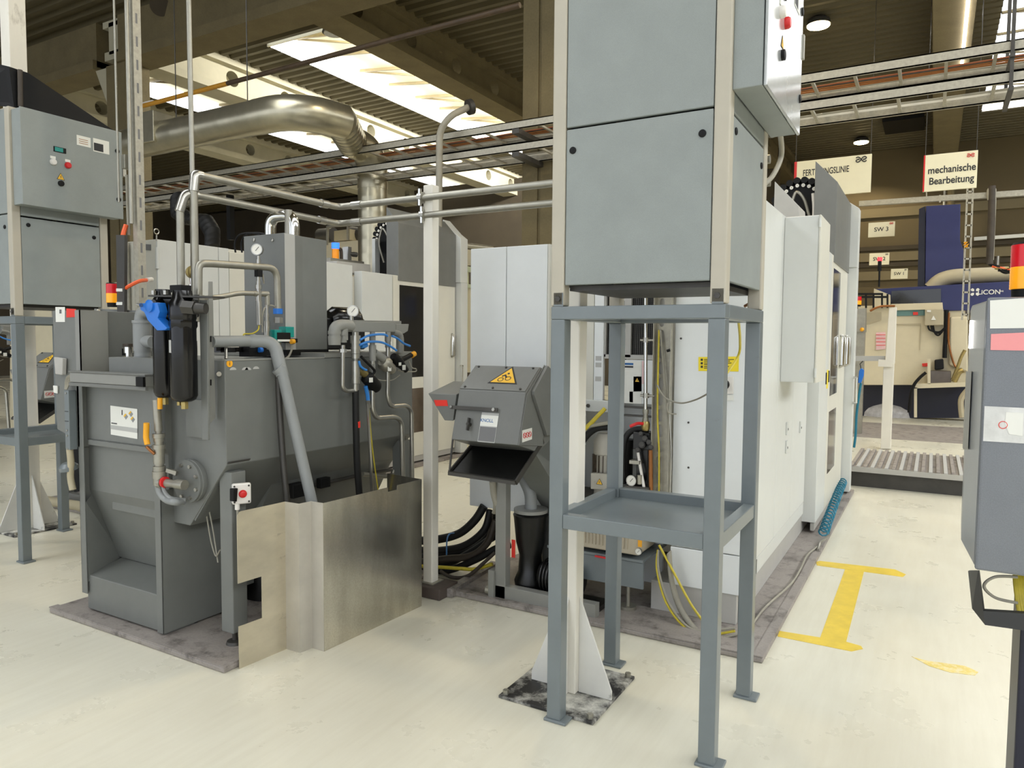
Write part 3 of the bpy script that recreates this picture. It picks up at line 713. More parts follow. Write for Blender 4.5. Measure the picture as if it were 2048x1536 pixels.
# ================================================================== machining centre
def make_machine():
    XR = -.875
    r = root('machining_centre', 'white machining centre standing on the mat beside the yellow paint, its side facing the aisle', 'machine', (-1.6, 6, .03), 'white machining centres')
    # side enclosure, first section
    part('side_panel', G().box(XR-.03, XR, 4.07, 5.0, .30, 2.42), 'machine_white', r, .004)
    part('side_panel', G().box(XR-.03, XR, 5.006, 5.62, .30, 2.42), 'machine_white', r, .004)
    part('stepped_panel', G().box(XR-.03, XR, 5.626, 6.3, .30, 2.42), 'machine_white', r, .004)
    part('lower_panel', G().box(XR-.03, XR-.002, 4.07, 6.3, .2, .295), 'machine_white', r, .003)
    part('skirt', G().box(XR-.09, XR-.02, 4.1, 8.4, .031, .2), 'skirt_grey', r, .003)
    part('core', G().box(-2.0, XR-.031, 5.0, 8.3, .1, 2.3), 'machine_offwhite', r)
    for y, z in ((5.35, .95), (5.35, .82), (5.95, .9)):
        h = part('door_hinge', G().box(XR, XR+.012, y, y+.04, z, z+.09), 'machine_white', r, .003)
        part('hinge_pin', G().cyl((XR+.013, y+.02, z+.04), (XR+.015, y+.02, z+.04), .008), 'dark_steel', h)
    # stepped second section
    X2 = -.79
    part('stepped_panel', G().box(XR-.03, X2, 6.36, 6.9, .12, 2.36), 'machine_white', r, .005)
    d = part('door', G().box(X2-.03, X2, 6.91, 8.22, .12, 2.36), 'machine_offwhite', r, .005)
    for (ya, yb, za, zb) in ((7.03, 7.56, 1.12, 2.25), (7.03, 7.56, .42, .98)):
        part('window', G().box(X2-.005, X2+.003, ya, yb, za, zb), 'glass_dark' if za > 1 else 'glass_brown', d, .002)
    part('kick_plate', G().box(X2-.04, X2-.01, 6.38, 8.2, .05, .12), 'skirt_grey', r)
    part('end_post', G().box(-1.0, -.705, 8.24, 8.4, .05, 2.36), 'machine_white', r, .005)
    for y in (7.7, 8.14):
        h = part('door_handle', G().tube([(X2, y, 1.36), (X2+.045, y, 1.38), (X2+.05, y, 1.52), (X2+.045, y, 1.64), (X2, y, 1.67)], .014, 10), 'steel', d)
        part('handle_guard', G().lathe((X2+.02, y, 1.52), (0, 0, 1), [(-.15, .001), (-.14, .03), (.08, .03), (.15, .008)], 14), 'chrome', h)
    part('grab_bar', G().cyl((-.67, 8.22, .98), (-.67, 8.22, 1.24), .012).cyl((-.705, 8.22, .98), (-.66, 8.22, .98), .012).cyl((-.705, 8.22, 1.24), (-.66, 8.22, 1.24), .012), 'chrome', r)
    s = part('button_plate', G().box(X2, X2+.006, 6.72, 6.76, 1.24, 1.34).box(X2, X2+.006, 6.9, 6.94, 1.25, 1.35), 'ink', r)
    part('yellow_label', G().box(X2, X2+.003, 6.79, 6.87, 1.2, 1.36), 'yellow_label', r)
    # rear: tall coolant cabinet at the left
    c = part('rear_cabinet', G().box(-2.655, -2.385, 4.055, 4.42, .49, 2.19).box(-2.381, -2.09, 4.055, 4.42, .49, 2.19), 'rear_white_lifted', r, .004)
    part('cabinet_side', G().box(-2.088, -2.075, 4.06, 4.42, .49, 2.19), 'machine_offwhite', c)
    # rear wall panels between the cabinet and the radiator
    part('rear_panel', G().box(-2.06, -1.853, 4.12, 4.15, .95, 2.3), 'rear_white_lifted', r, .003)
    part('rear_panel', G().box(-1.848, -1.80, 4.12, 4.15, 1.18, 2.3), 'machine_offwhite', r, .003)
    p = part('rear_panel', G().box(-1.797, -1.735, 4.12, 4.15, 1.18, 2.3), 'rear_white_lifted', r, .003)
    for z in (1.49, 1.45, 1.365): part('rating_label', G().box(-1.785, -1.747, 4.118, 4.12, z-.014, z+.014), 'paper_grey', p)
    part('rear_panel', G().box(-2.06, -1.4, 4.3, 4.33, .1, 1.22), 'rear_white_lifted', r, .003)
    b = part('rear_bracket', G().box(-1.85, -1.65, 4.1, 4.13, 1.165, 1.235), 'machine_white', r, .003)
    part('bolt', G().hexn((-1.82, 4.09, 1.2), (-1.82, 4.1, 1.2), .012), 'dark_steel', b)
    # radiator grilles
    for (xa, xb) in ((-1.725, -1.655), (-1.565, -1.40)):
        q = part('radiator_grille', G().box(xa, xb, 4.16, 4.18, 1.515, 2.25), 'mesh_dark', r)
        g = G()
        n = int((xb-xa)/.012)
        for k in range(n+1): g.box(xa+.012*k-.0015, xa+.012*k+.0015, 4.152, 4.157, 1.515, 1.95)
        for k in range(int(.435/.012)): g.box(xa, xb, 4.155, 4.159, 1.52+.012*k-.0012, 1.52+.012*k+.0012)
        part('wire_mesh', g, 'dark_steel', q)
    part('grille_frame', G().box(-1.735, -1.725, 4.13, 4.2, 1.5, 2.26).box(-1.655, -1.565, 4.13, 4.2, 1.5, 2.26).box(-1.40, -1.385, 4.13, 4.2, 1.5, 2.26).box(-1.735, -1.385, 4.13, 4.2, 1.49, 1.515), 'skirt_grey', r)
    g = G()
    for k in range(5): g.cyl((-1.61, 4.12, 1.6+.1*k), (-1.61, 4.13, 1.6+.1*k), .008)
    part('screw', g, 'dark_steel', r)
    # air cooler box with stickers
    q = part('cooler_box', G().box(-1.62, -1.40, 4.11, 4.4, 1.225, 1.485), 'rear_white_lifted', r, .004)
    F = lambda px, py: aY(px, py, 4.109)
    def sheet(name, a, m, par): 
        P = [aY(x, y, 4.1085) for x, y in a]; return part(name, G().prism(P, (0, -.001, 0)), m, par)
    s = sheet('data_sticker', [(1248, 722), (1283, 722), (1283, 808), (1248, 806)], 'paper', q)
    F3 = frame_on(aY(1260, 734, 4.1065), (1, 0, 0), (0, 0, 1))
    part('text_line', G().prism([F3(-.035, -.004), F3(.02, -.004), F3(.02, .006), F3(-.035, .006)], (0, -.0005, 0)), 'ink', s)
    part('text_line', G().prism([F3(-.04, .012), F3(.02, .012), F3(.02, .024), F3(-.04, .024)], (0, -.0005, 0)), 'ink_blue', s)
    sheet('green_field', [(1259, 783), (1266, 783), (1266, 805), (1259, 804)], 'green_label', q)
    sheet('grey_field', [(1267, 753), (1283, 753), (1283, 783), (1267, 783)], 'paper_grey', q)
    sheet('pink_strip', [(1284, 722), (1290, 722), (1290, 768), (1284, 768)], 'pink_light', q)
    warn_triangle(q, frame_on(aY(1274.5, 761, 4.106), (1, 0, 0), (0, 0, 1)), .03)
    part('rail', G().box(-1.62, -1.39, 4.09, 4.11, 1.2, 1.212).box(-1.62, -1.39, 4.09, 4.11, 1.15, 1.162), 'dark_steel', r)
    part('opening', G().box(-1.73, -1.625, 4.2, 4.22, 1.22, 1.49), 'black_matt', r)
    g = G()
    for k, x in enumerate((-1.715, -1.70, -1.69)): g.cyl((x, 4.17, 1.22), (x+.004, 4.17, 1.48), .004)
    part('brass_rod', g, 'brass', r)
    part('red_cap', G().cyl((-1.66, 4.16, 1.24), (-1.66, 4.16, 1.29), .014), 'red', r)
    # switch cabinet front at the right of the rear
    w = part('switch_cabinet', G().box(-1.272, XR-.002, 4.05, 4.5, .425, 2.4), 'rear_white_lifted', r, .004)
    part('lower_panel', G().box(-1.272, XR-.002, 4.05, 4.5, .2, .42), 'rear_white_lifted', r, .004)
    l = part('instruction_label', G().prism([aY(1397, 714, 4.049), aY(1478, 713, 4.049), aY(1477, 743, 4.049), aY(1397, 742, 4.049)], (0, -.001, 0)), 'yellow_label', w)
    g = G()
    for k in range(3):
        a = aY(1403.5, 719.5+7*k, 4.0475); g.obox(a, (.006, 0, 0), (0, .0003, 0), (0, 0, .006))
        for j in range(2):
            a = aY(1408, 719+7*k+3.2*j, 4.0475); b2 = aY(1468-8*j-5*k, 719+7*k+3.2*j, 4.0475); g.bar(a, b2, .0006, .004)
    part('text_line', g, 'ink', l)
    s = part('main_switch', G().prism([aY(1430, 752, 4.049), aY(1467, 753, 4.049), aY(1467, 788, 4.049), aY(1430, 787, 4.049)], (0, -.006, 0)), 'white_plastic', w, .001)
    c = aY(1448, 769, 4.043)
    part('rotary_handle', G().lathe(c, (0, -1, 0), [(0, .03), (.02, .028), (.025, .02)], 20), 'black_matt', s)
    part('switch_plate', G().prism([aY(1446, 789, 4.049), aY(1467, 790, 4.049), aY(1467, 801, 4.049), aY(1446, 801, 4.049)], (0, -.004, 0)), 'paper', s)
    part('base_plinth', G().box(-1.386, XR-.02, 4.06, 4.5, .03, .2), 'skirt_grey', r, .003)
    for (px, py) in ((1377, 845), (1377, 935), (1362, 677)):
        a = aY(px, py, 4.049); part('panel_screw', G().cyl(a, a+Vector((0, -.004, 0)), .006, seg=8), 'dark_steel', w)
    # hanging side cabinet
    s = part('hanging_cabinet', G().box(XR, -.664, 5.07, 5.52, 1.335, 2.41), 'machine_white', r, .006)
    part('cabinet_door', G().box(-.664, -.652, 5.065, 5.525, 1.335, 2.41), 'machine_offwhite', s, .003)
    for z in (2.36, 1.4): part('hinge', G().cyl((-.658, 5.06, z-.03), (-.658, 5.06, z+.03), .008), 'machine_white', s)
    # roof hood and tool magazine
    hx0, hx1 = -1.75, -.78
    zt = lambda x: 2.98+(hx1-x)*1.05
    part('roof_hood', G().prism([(-.965, 7.0, 2.3), (hx1, 7.0, 2.3), (hx1, 7.0, 2.99), (-.965, 7.0, 3.19)], (0, 1.22, 0)), 'hood_grey', r, .004)
    part('hood_end', G().prism([(-1.0, 8.225, 2.36), (-.705, 8.225, 2.36), (-.705, 8.225, 2.95), (-.80, 8.225, 3.02), (-1.0, 8.225, 3.22)], (0, .17, 0)), 'machine_white', r, .004)
    mx, my, mz = -1.12, 7.25, 2.85
    mg = part('tool_magazine', G().cyl((mx, my, mz), (mx, my+.08, mz), .2, seg=32).box(mx-.16, mx+.18, my, my+.08, 2.3, 2.82), 'black_matt', r)
    for k in range(14):
        a = PI*(-.08+1.16*k/13); c = Vector((mx+.235*math.cos(a), my-.02, mz+.235*math.sin(a)))
        part('tool_pocket', G().lathe(c, (0, 1, 0), [(0, .03), (.1, .036), (.1, .02)], 14), 'black_matt', mg)
        c2 = Vector((mx+.185*math.cos(a), my-.02, mz+.185*math.sin(a)))
        part('pocket_pin', G().lathe(c2, (0, -1, 0), [(0, .016), (.012, .016), (.012, .007), (.002, .006)], 12), 'dial', mg)
    part('magazine_hose', G().tube([(mx-.04, my-.06, 2.55), (mx-.08, my-.12, 2.78), (mx-.02, my-.12, 2.98), (mx+.05, my-.12, 2.9), (mx+.1, my-.08, 2.72)], .014, 10, fil=.08), 'steel_dull', mg)
    part('magazine_hose', G().tube([(mx+.12, my-.1, 2.55), (mx+.14, my-.1, 2.78), (mx+.12, my-.08, 2.94)], .016, 10, fil=.08), 'white_plastic', mg)
    part('magazine_cheek', G().box(-1.33, -1.28, 7.16, 7.32, 2.3, 2.85), 'machine_white', r, .003)
    part('rear_guard', G().prism([(-.98, 5.9, 2.42), (-.9, 5.9, 2.42), (-.92, 5.9, 2.62), (-1.1, 5.9, 2.82), (-1.1, 5.9, 2.42)], (0, .3, 0)), 'skirt_grey', r, .003)
    part('top_rail', G().box(-1.9, XR-.03, 4.5, 6.3, 2.36, 2.41), 'machine_offwhite', r)
    return r
mach = make_machine()
MSKIP = ('radiator_grille', 'cooler_box', 'rear_cabinet', 'hanging_cabinet', 'side_panel', 'lower_panel', 'switch_cabinet', 'base_plinth', 'rear_panel', 'rear_bracket', 'grille_frame', 'screw', 'rail', 'opening', 'brass_rod', 'red_cap', 'rear_guard', 'top_rail', 'door_hinge')
m2 = dup(mach, (DX, 0, 0), 'white machining centre behind the coolant filter unit at the left, with a dark door window', skip=MSKIP)
# lower shelf with hydraulic tank, motor and piping behind the nearer stand
y = 3.98
r = root('hydraulic_unit', 'hydraulic power unit with ribbed cream tank, small motor and gauge under the radiator', 'hydraulic unit', (-1.7, 4.1, .03))
part('shelf', G().box(-2.0, -1.39, 3.92, 4.4, .335, .35).box(-1.98, -1.39, 3.93, 3.945, .18, .33), 'stand_paint', r)
for x in (-1.92, -1.5):
    l = part('machine_foot', G().cyl((x, 3.99, .05), (x, 3.99, .2), .012).cyl((x, 3.99, .03), (x, 3.99, .05), .05), 'steel_dull', r)
t = part('tank', G().box(-1.93, -1.42, 3.93, 4.27, .37, .64), 'plastic_cream', r, .01)
g = G()
for k in range(15): g.box(-1.80+.022*k, -1.80+.022*k+.006, 3.922, 3.93, .40, .64)
part('rib', g, 'plastic_cream', t)
gauge(t, aY(1277, 1103, 3.915), (0, -1, 0), .02, .015)
part('red_handle', G().bar(aY(1190, 1112, 3.91), aY(1212, 1116, 3.91), .008, .01), 'red', t)
c = aY(1280, 1080, 3.92); part('yellow_tag', G().obox(c, (.012, 0, 0), (0, .001, 0), (0, 0, .04)), 'yellow_tag', t)
part('tank_lid', G().box(-1.95, -1.40, 3.95, 4.27, .64, .66), 'dark_steel', t)
m = part('electric_motor', G().lathe((-1.70, 4.10, .66), (0, 0, 1), [(0, .07), (.1, .07), (.25, .07), (.255, .076), (.34, .076), (.375, .055), (.38, .05)], 24), 'motor_grey', r)
g = G()
for k in range(18):
    a = 2*PI*k/18; c = Vector((-1.70+.074*math.cos(a), 4.10+.074*math.sin(a), .82)); g.obox(c, (.008*math.cos(a), .008*math.sin(a), 0), (-.002*math.sin(a), .002*math.cos(a), 0), (0, 0, .09))
part('cooling_fin', g, 'motor_dark', m)
jb = part('terminal_box', G().prism([aY(1181, 946, 4.0), aY(1216, 948, 4.0), aY(1216, 980, 4.0), aY(1181, 978, 4.0)], (0, .08, 0)), 'motor_grey', m, .004)
warn_triangle(jb, frame_on(aY(1199, 965, 3.998), (1, 0, 0), (0, 0, 1)), .042)
k = part('pipe_elbow_hose', G().tube(spline([aY(1158, 985, 4.0), aY(1156, 930, 4.0), aY(1164, 885, 4.02), aY(1190, 858, 4.04), aY(1222, 854, 4.06)]), .021, 12), 'rubber', r)
part('hose_fitting', G().lathe(aY(1159, 990, 4.0), (0, 0, 1), [(0, .02), (.03, .02), (.03, .026), (.06, .026), (.06, .018), (.1, .018)], 12), 'steel', k)
part('grey_hose', G().tube(spline([aY(1150, 862, 3.98), aY(1180, 852, 4.0), aY(1222, 845, 4.04)]), .012, 10), 'cable_grey', r)
part('yellow_hose', G().tube([aY(1153, 873, 3.97), aY(1183, 845, 4.0), aY(1210, 817, 4.05)], .013, 10), 'yellow_cable', r)
part('black_hose', G().tube(spline([aY(1246, 968, 4.0), aY(1246, 900, 4.02), aY(1256, 868, 4.04), aY(1278, 858, 4.06), aY(1296, 862, 4.06)]), .018, 12), 'rubber', r)
part('white_hose', G().tube(spline([aY(1288, 975, 3.97), aY(1280, 930, 3.99), aY(1276, 905, 4.0)]), .009, 8), 'white_plastic', r)
part('copper_pipe', G().cyl(aY(1302, 980, 3.98), aY(1301, 900, 3.98), .012), 'copper', r)
part('manifold_block', G().obox(aY(1288, 880, 4.06), (.05, 0, 0), (0, .05, 0), (0, 0, .05)).obox(aY(1290, 930, 4.08), (.035, 0, 0), (0, .05, 0), (0, 0, .12)), 'black_oily', r, .004)
g = G()
for px, py, rr in ((1282, 868, .014), (1290, 878, .018), (1284, 890, .02), (1298, 885, .016), (1276, 900, .015), (1302, 895, .015)): g.lathe(aY(px, py, 4.0), (.3, -1, .2), [(0, rr), (.02, rr), (.02, rr*.7), (.045, rr*.7)], 10)
part('valve_fitting', g, 'dark_steel', r)
part('filter_canister', G().lathe(aY(1252, 925, 4.1), (0, 0, 1), [(-.12, .03), (-.1, .04), (.08, .04), (.1, .05), (.14, .05)], 16), 'rubber', r)
gauge(r, aY(1263, 961, 3.96), (-.1, -1, .05), .031, .03)
part('gauge_stub', G().cyl(aY(1279, 968, 3.97), aY(1279, 950, 3.97), .014).box(*([-1.50, -1.44, 3.97, 4.05, .89, .91])), 'steel_dull', r)
part('base_block', G().obox(aY(1278, 976, 3.99), (.07, 0, 0), (0, .04, 0), (0, 0, .015)), 'dark_steel', r)
# polished riser pipe with clamps and ball valve
r = root('riser_pipe', 'thin polished riser pipe with two clamps and a brass ball valve behind the nearer stand', 'pipe', aY(1292, 865, 4.0))
a = aY(1292, 560, 4.0); b = aY(1291, 826, 4.0)
part('pipe', G().cyl(a, b, .011), 'chrome', r)
for py in (680, 791):
    c = aY(1292, py, 4.0); k = part('pipe_clamp', G().lathe(c-Vector((0, 0, .014)), (0, 0, 1), [(0, .018), (.028, .018)], 14), 'steel', r)
    part('clamp_screw', G().cyl(c+Vector((-.03, -.01, 0)), c+Vector((.05, 0, 0)), .007), 'steel', k)
part('fitting', G().lathe(aY(1291, 843, 4.0), (0, 0, 1), [(0, .018), (.02, .018), (.02, .014), (.045, .014), (.045, .018), (.07, .018)], 12), 'steel_dull', r)
v = part('ball_valve', G().lathe(aY(1291, 858, 4.0), (0, 0, 1), [(-.01, .018), (.0, .024), (.03, .026), (.045, .02)], 14), 'brass', r)
part('valve_handle', G().tube([aY(1287, 848, 3.98), aY(1276, 846, 3.97), aY(1260, 853, 3.96)], .009, 8, fil=.02), 'red', v)
# perforated vertical cable tray
r = root('cable_channel', 'perforated galvanised cable channel standing upright beside the white switch panel', 'cable tray', aY(1330, 980, 4.0))
xa, xb = -1.378, -1.275; yb = 4.03
zs = [.72+.1*k for k in range(13)]
g = G()
cx = -1.343; hw, hh = .014, .036
z0, z1 = .68, 1.92
g.box(xa, cx-hw, yb, yb+.003, z0, z1).box(cx+hw, xb, yb, yb+.003, z0, z1)
z = z0
while z < z1-.02:
    zc = z+.045
    g.box(cx-hw, cx+hw, yb, yb+.003, z, zc-hh)
    for s in (-1, 1):
        for t in (-1, 1):
            g.prism([(cx+s*hw, yb, zc+t*hh), (cx+s*hw, yb, zc+t*(hh-.012)), (cx+s*(hw-.006), yb, zc+t*(hh-.003)), (cx+s*(hw-.012), yb, zc+t*hh)], (0, .003, 0))
    g.box(cx-hw, cx+hw, yb, yb+.003, zc+hh, min(z+.09, z1)); z += .09
part('perforated_back', g, 'galvanised', r)
part('side_wall', G().box(xa, xa+.003, yb-.045, yb+.003, z0, z1), 'galvanised', r)
part('side_wall', G().box(xb-.003, xb, yb-.045, yb+.003, z0, z1), 'galvanised', r)
part('backing', G().box(xa+.004, xb-.004, yb+.02, yb+.022, z0, z1), 'skirt_grey', r)
for i, (px, m) in enumerate(((1316, 'yellow_cable'), (1335, 'cable_grey'), (1340, 'steel'))):
    a = aY(px, 975, 4.0); part('loose_cable', G().tube(spline([aY(px+(0 if i else 2), 985, 4.0), aY(px+2, 900, 4.0), aY(px-1, 820, 4.0), aY(px+(2 if i != 1 else -14), 660, 4.01)]), .0055, 8), m, r)
part('cable_tie', G().cyl(aY(1334, 702, 3.98), aY(1340, 700, 3.98), .008), 'black_matt', r)
# loose wires
def wire(pts, rad, m, lab, cat='cable'):
    return single('cable', G().tube(spline(pts), rad, 8), m, lab, cat)
wire([aY(1314, 770, 3.97), aY(1330, 795, 3.96), aY(1360, 806, 3.9), aY(1390, 800, 3.7), aY(1420, 785, 3.42)], .0045, 'cable_grey', 'thin grey cable looping from the perforated channel towards the stand')
wire([aY(1336, 805, 3.97), aY(1334, 815, 3.96), aY(1338, 826, 3.96), aY(1352, 828, 4.02)], .004, 'cable_grey', 'short grey wire loop by the white switch panel')
wire([aY(1424, 785, 3.45), aY(1455, 745, 3.6), aY(1477, 710, 3.7), aY(1480, 680, 3.6), aY(1477, 642, 3.38)], .006, 'yellow_cable', 'green-yellow earth cable curving past the yellow label')
wire([aY(1490, 612, 3.38), aY(1500, 606, 3.34), aY(1508, 596, 3.33), aY(1511, 580, 3.33)], .007, 'copper', 'short brown cable at the back corner on top of the nearer stand')
for j, (x0, m, l) in enumerate(((1320, 'yellow_cable', 'yellow-green cable sagging to the floor in front of the grey plinth'), (1326, 'cable_grey', 'grey cable sagging beside the yellow-green one to the floor'), (1332, 'yellow_cable', 'dull yellow cable running down across the white lower panel'))):
    if j < 2: pts = [aY(1316, 1100, 3.95), aY(1314+3*j, 1140, 3.95), aY(1330+5*j, 1200, 3.93), aY(1360+6*j, 1245, 3.9), aY(1400, 1270-8*j, 3.88), aY(1470, 1262-6*j, 3.9)]
    else: pts = [aY(1318, 1090, 3.97), aY(1345, 1140, 3.96), aY(1380, 1205, 3.94), aY(1408, 1245, 3.94)]
    wire(pts, .007, m, l)
single('corrugated_hose', rib_tube(spline([aY(1338, 1105, 3.98), aY(1345, 1170, 3.97), aY(1365, 1225, 3.95), aY(1400, 1268, 3.9), aY(1440, 1276, 3.88), aY(1478, 1268, 3.9)], 6), .018, .012), 'cable_grey', 'grey corrugated conduit curving down to the mat by the plinth', 'hose')
wire([aZ(1500, 1255, .045), aZ(1530, 1215, .045), aZ(1580, 1170, .045), aZ(1600, 1140, .045), aZ(1615, 1110, .045), aZ(1640, 1090, .045)], .007, 'cable_grey', 'thin grey cable lying along the mat beside the right machine')
# coiled teal air hose on the mat
p0, p1 = aZ(1646, 1068, .10), aZ(1690, 955, .16)
n = 22; pts = []
d = (p1-p0); side = Vector((1, 0, 0))
for k in range(n*10+1):
    t = k/(n*10); a = 2*PI*k/10; c = p0+d*t+Vector((0, 0, .02*math.sin(t*PI)))
    pts.append(c+side*(.036*math.cos(a))+Vector((0, 0, .036*math.sin(a))))
o = single('coiled_air_hose', G().tube(pts, .007, 6), 'teal_hose', 'teal coiled air hose lying on the mat along the right machine', 'hose')
part('hose_end', G().tube([p0+Vector((.05, 0, 0)), aZ(1640, 1085, .05), aZ(1636, 1100, .045)], .01, 8), 'steel', o)
# ================================================================== coolant filter unit
V = Vector
YF = 2.42
r = root('coolant_filter_unit', 'large grey coolant filter tank with slanted hopper standing on the left mat', 'filter tank', (-3.6, 3.0, .03))
XT = -3.03
t = part('tank_body', G().prism([(-4.0, YF, .62), (-3.32, YF, .62), (XT, YF, .962), (XT, YF, 1.485), (-4.0, YF, 1.485)], (0, 1.5, 0)), 'tank_grey', r, .004)
part('hopper', G().prism([(-4.0, 2.84, .30), (-3.45, 2.84, .30), (-3.14, 2.84, .86), (-4.0, 2.84, .86)], (0, 1.06, 0)), 'tank_grey', t)
part('tank_rim', G().box(-4.0, XT+.004, 3.1, 3.92, 1.486, 1.515).box(-3.06, XT+.004, YF, 3.1, 1.482, 1.492), 'manifold_grey', t, .003)
g = G()
for k, px in enumerate((466, 490, 496, 512)):
    c = aX(px, 740-(2 if k == 3 else 0), XT+.001); g.prism([c+V((0, .02*math.cos(a*PI/8), .014*math.sin(a*PI/8))) for a in range(9)], (.001, 0, 0))
part('paint_chip', g, 'paper_grey', t)
c = aX(459, 727, XT+.001)
s = part('info_sticker', G().cyl(c, c+V((.002, 0, 0)), .018, seg=20), 'yellow_tag', t)
part('info_letter', text_g('i', c+V((.0025, 0, 0)), (0, 1, 0), (0, 0, 1), .032, .01), 'ink', s)
# upright legs
for yy in (2.435, 3.80):
    l = part('support_leg', G().box(-3.105, -3.015, yy, yy+.09, .10, .925), 'tank_grey', r, .005)
    part('foot_adjuster', G().cyl((-3.06, yy+.045, .045), (-3.06, yy+.045, .11), .014).lathe((-3.06, yy+.045, .03), (0, 0, 1), [(0, .045), (.015, .04), (.02, .015)], 16), 'dark_steel', l)
part('leg_cap', G().prism([(-3.105, 2.425, .925), (-3.02, 2.425, .975), (-3.02, 2.56, .975), (-3.105, 2.56, .925)], (0, 0, .006)), 'dark_steel', r)
part('brace', G().bar((-3.14, 2.44, .86), (-3.3, 2.44, .66), .03, .04), 'tank_grey', r)
# drag-out conveyor at the front
X0, X1 = -4.19, -3.45; yf = 2.345
a = part('side_plate', G().box(X0, X0+.006, yf, 2.78, .13, 1.36).box(X0, X0+.052, yf, yf+.006, .13, 1.36), 'tank_grey', r, .002)
part('side_plate', G().box(X1-.006, X1, yf, 2.8, .04, .80).box(X1-.052, X1, yf, yf+.006, .04, 1.36), 'tank_grey', r, .002)
part('front_sheet', G().prism([(X0+.006, 2.385, 1.36), (X0+.006, 2.385, 1.02), (X0+.006, 2.40, .98), (X0+.006, 2.40, .72), (X0+.006, 2.56, .285), (X0+.006, 2.60, .285), (X0+.006, 2.60, 1.36)], (X1-X0-.012, 0, 0)), 'tank_grey', r, .003)
part('seam_strip', G().box(X0+.05, X1-.05, 2.372, 2.39, .985, 1.015), 'tank_grey', r, .003)
part('inner_gusset', G().prism([(X0+.05, yf+.006, .66), (X0+.05, yf+.008, .2), (X0+.006, 2.58, .285), (X0+.006, 2.42, .70)], (.004, 0, 0)), 'tank_grey', r)
part('bottom_box', G().prism([(X0+.03, 2.36, .04), (X0+.03, 2.36, .235), (X0+.03, 2.58, .285), (X0+.03, 2.78, .285), (X0+.03, 2.78, .14), (X0+.03, 2.55, .14), (X0+.03, 2.55, .04)], (X1-X0-.036, 0, 0)), 'tank_grey', r, .004)
part('rear_box', G().box(-3.95, X1-.01, 2.6, 3.3, .14, .8), 'tank_grey', r, .003)
part('corner_seam', G().box(X1, X1+.012, 2.72, 2.74, .14, .8).box(X1, X1+.006, 2.80, 2.84, .14, .8), 'manifold_grey', r)
part('skid', G().box(X1-.05, X1-.01, 2.36, 2.56, .032, .05).box(X1-.05, X1-.01, 2.54, 2.56, .03, .14), 'tank_grey', r)
# cable duct across the top of the frame
ct = part('cable_duct', G().box(X0+.035, -3.475, yf-.055, yf+.005, 1.345, 1.40), 'manifold_grey', r, .004)
part('duct_lid', G().box(X0+.03, -3.47, yf-.06, yf+.01, 1.40, 1.408).box(X0+.03, -3.47, yf-.058, yf-.04, 1.325, 1.344), 'hood_grey', ct, .002)
part('duct_end', G().box(-3.53, -3.47, yf-.07, yf-.056, 1.345, 1.395), 'black_matt', ct)
g = G()
for k in range(5): g.tube(spline([(X0+.04, yf-.03, 1.36+.008*k), (X0-.0-.01*k, yf-.03, 1.35+.004*k), (X0-.04-.005*k, yf-.03, 1.30)], 5), .004, 6)
part('duct_cable', g, 'cable_grey', ct)
vd = part('vertical_duct', G().box(X0-.045, X0+.0, yf-.045, yf-.002, .96, 1.295), 'stand_paint', r, .003)
part('duct_window', G().box(X0-.04, X0-.006, yf-.047, yf-.044, 1.175, 1.178).box(X0-.04, X0-.006, yf-.047, yf-.044, 1.12, 1.123), 'ink', vd)
g = G()
for z in (1.28, .965, 1.07, 1.04): g.cyl((X0-.022, yf-.049, z), (X0-.022, yf-.044, z), .006, seg=8)
part('duct_screw', g, 'steel', vd)
part('yellow_wire', G().tube([(X0-.055, yf-.01, 1.28), (X0-.058, yf-.012, 1.2), (X0-.05, yf-.012, 1.13)], .008, 8), 'yellow_cable', r)
tb = part('taped_cable', G().tube(spline([(X0-.03, yf-.03, .96), (X0-.022, yf-.03, .88), (X0-.03, yf-.03, .80), (X0-.01, yf-.03, .73)]), .018, 10), 'cream_dark', r)
part('round_cap', G().lathe((X0-.06, yf-.02, .84), (0, -.2, 1), [(0, .05), (.02, .05), (.04, .03)], 18), 'stand_paint', r)
# left front panel with stickers
lp = part('left_panel', G().prism([(-4.41, yf, 1.745), (-4.40, yf, 1.06), (-4.24, yf, 1.02), (-4.20, yf, .97), (-4.17, yf, .97), (-4.16, yf, 1.745)], (0, .4, 0)), 'tank_grey', r, .003)
part('panel_edge', G().box(-4.175, -4.13, yf-.006, yf, 1.36, 1.745).box(-4.135, -4.13, yf-.006, 2.5, 1.36, 1.745), 'manifold_grey', r)
F = lambda px, py: aY(px, py, yf-.001)
def patch(name, px, m, par, y=yf-.001):
    return part(name, G().prism([aY(a, b, y) for a, b in px], (0, -.001, 0)), m, par)
s = patch('paper_label', [(111, 614), (130, 614), (130, 644), (112, 644)], 'paper', lp)
patch('barcode', [(119, 619), (123, 619), (123, 627), (119, 627)], 'ink_grey', s, yf-.0025)
patch('red_sticker', [(133, 617), (152, 618), (152, 634), (133, 635)], 'red_sticker', lp)
sp = part('sensor_plate', G().prism([aY(107, 714, yf-.03), aY(125, 717, yf-.03), aY(124, 750, yf-.03), aY(110, 748, yf-.03)], (0, .025, 0)), 'skirt_grey', lp, .004)
part('small_tag', G().prism([aY(106, 771, yf-.01), aY(114, 772, yf-.01), aY(114, 787, yf-.01), aY(107, 785, yf-.01)], (0, .006, 0)), 'paper', lp)
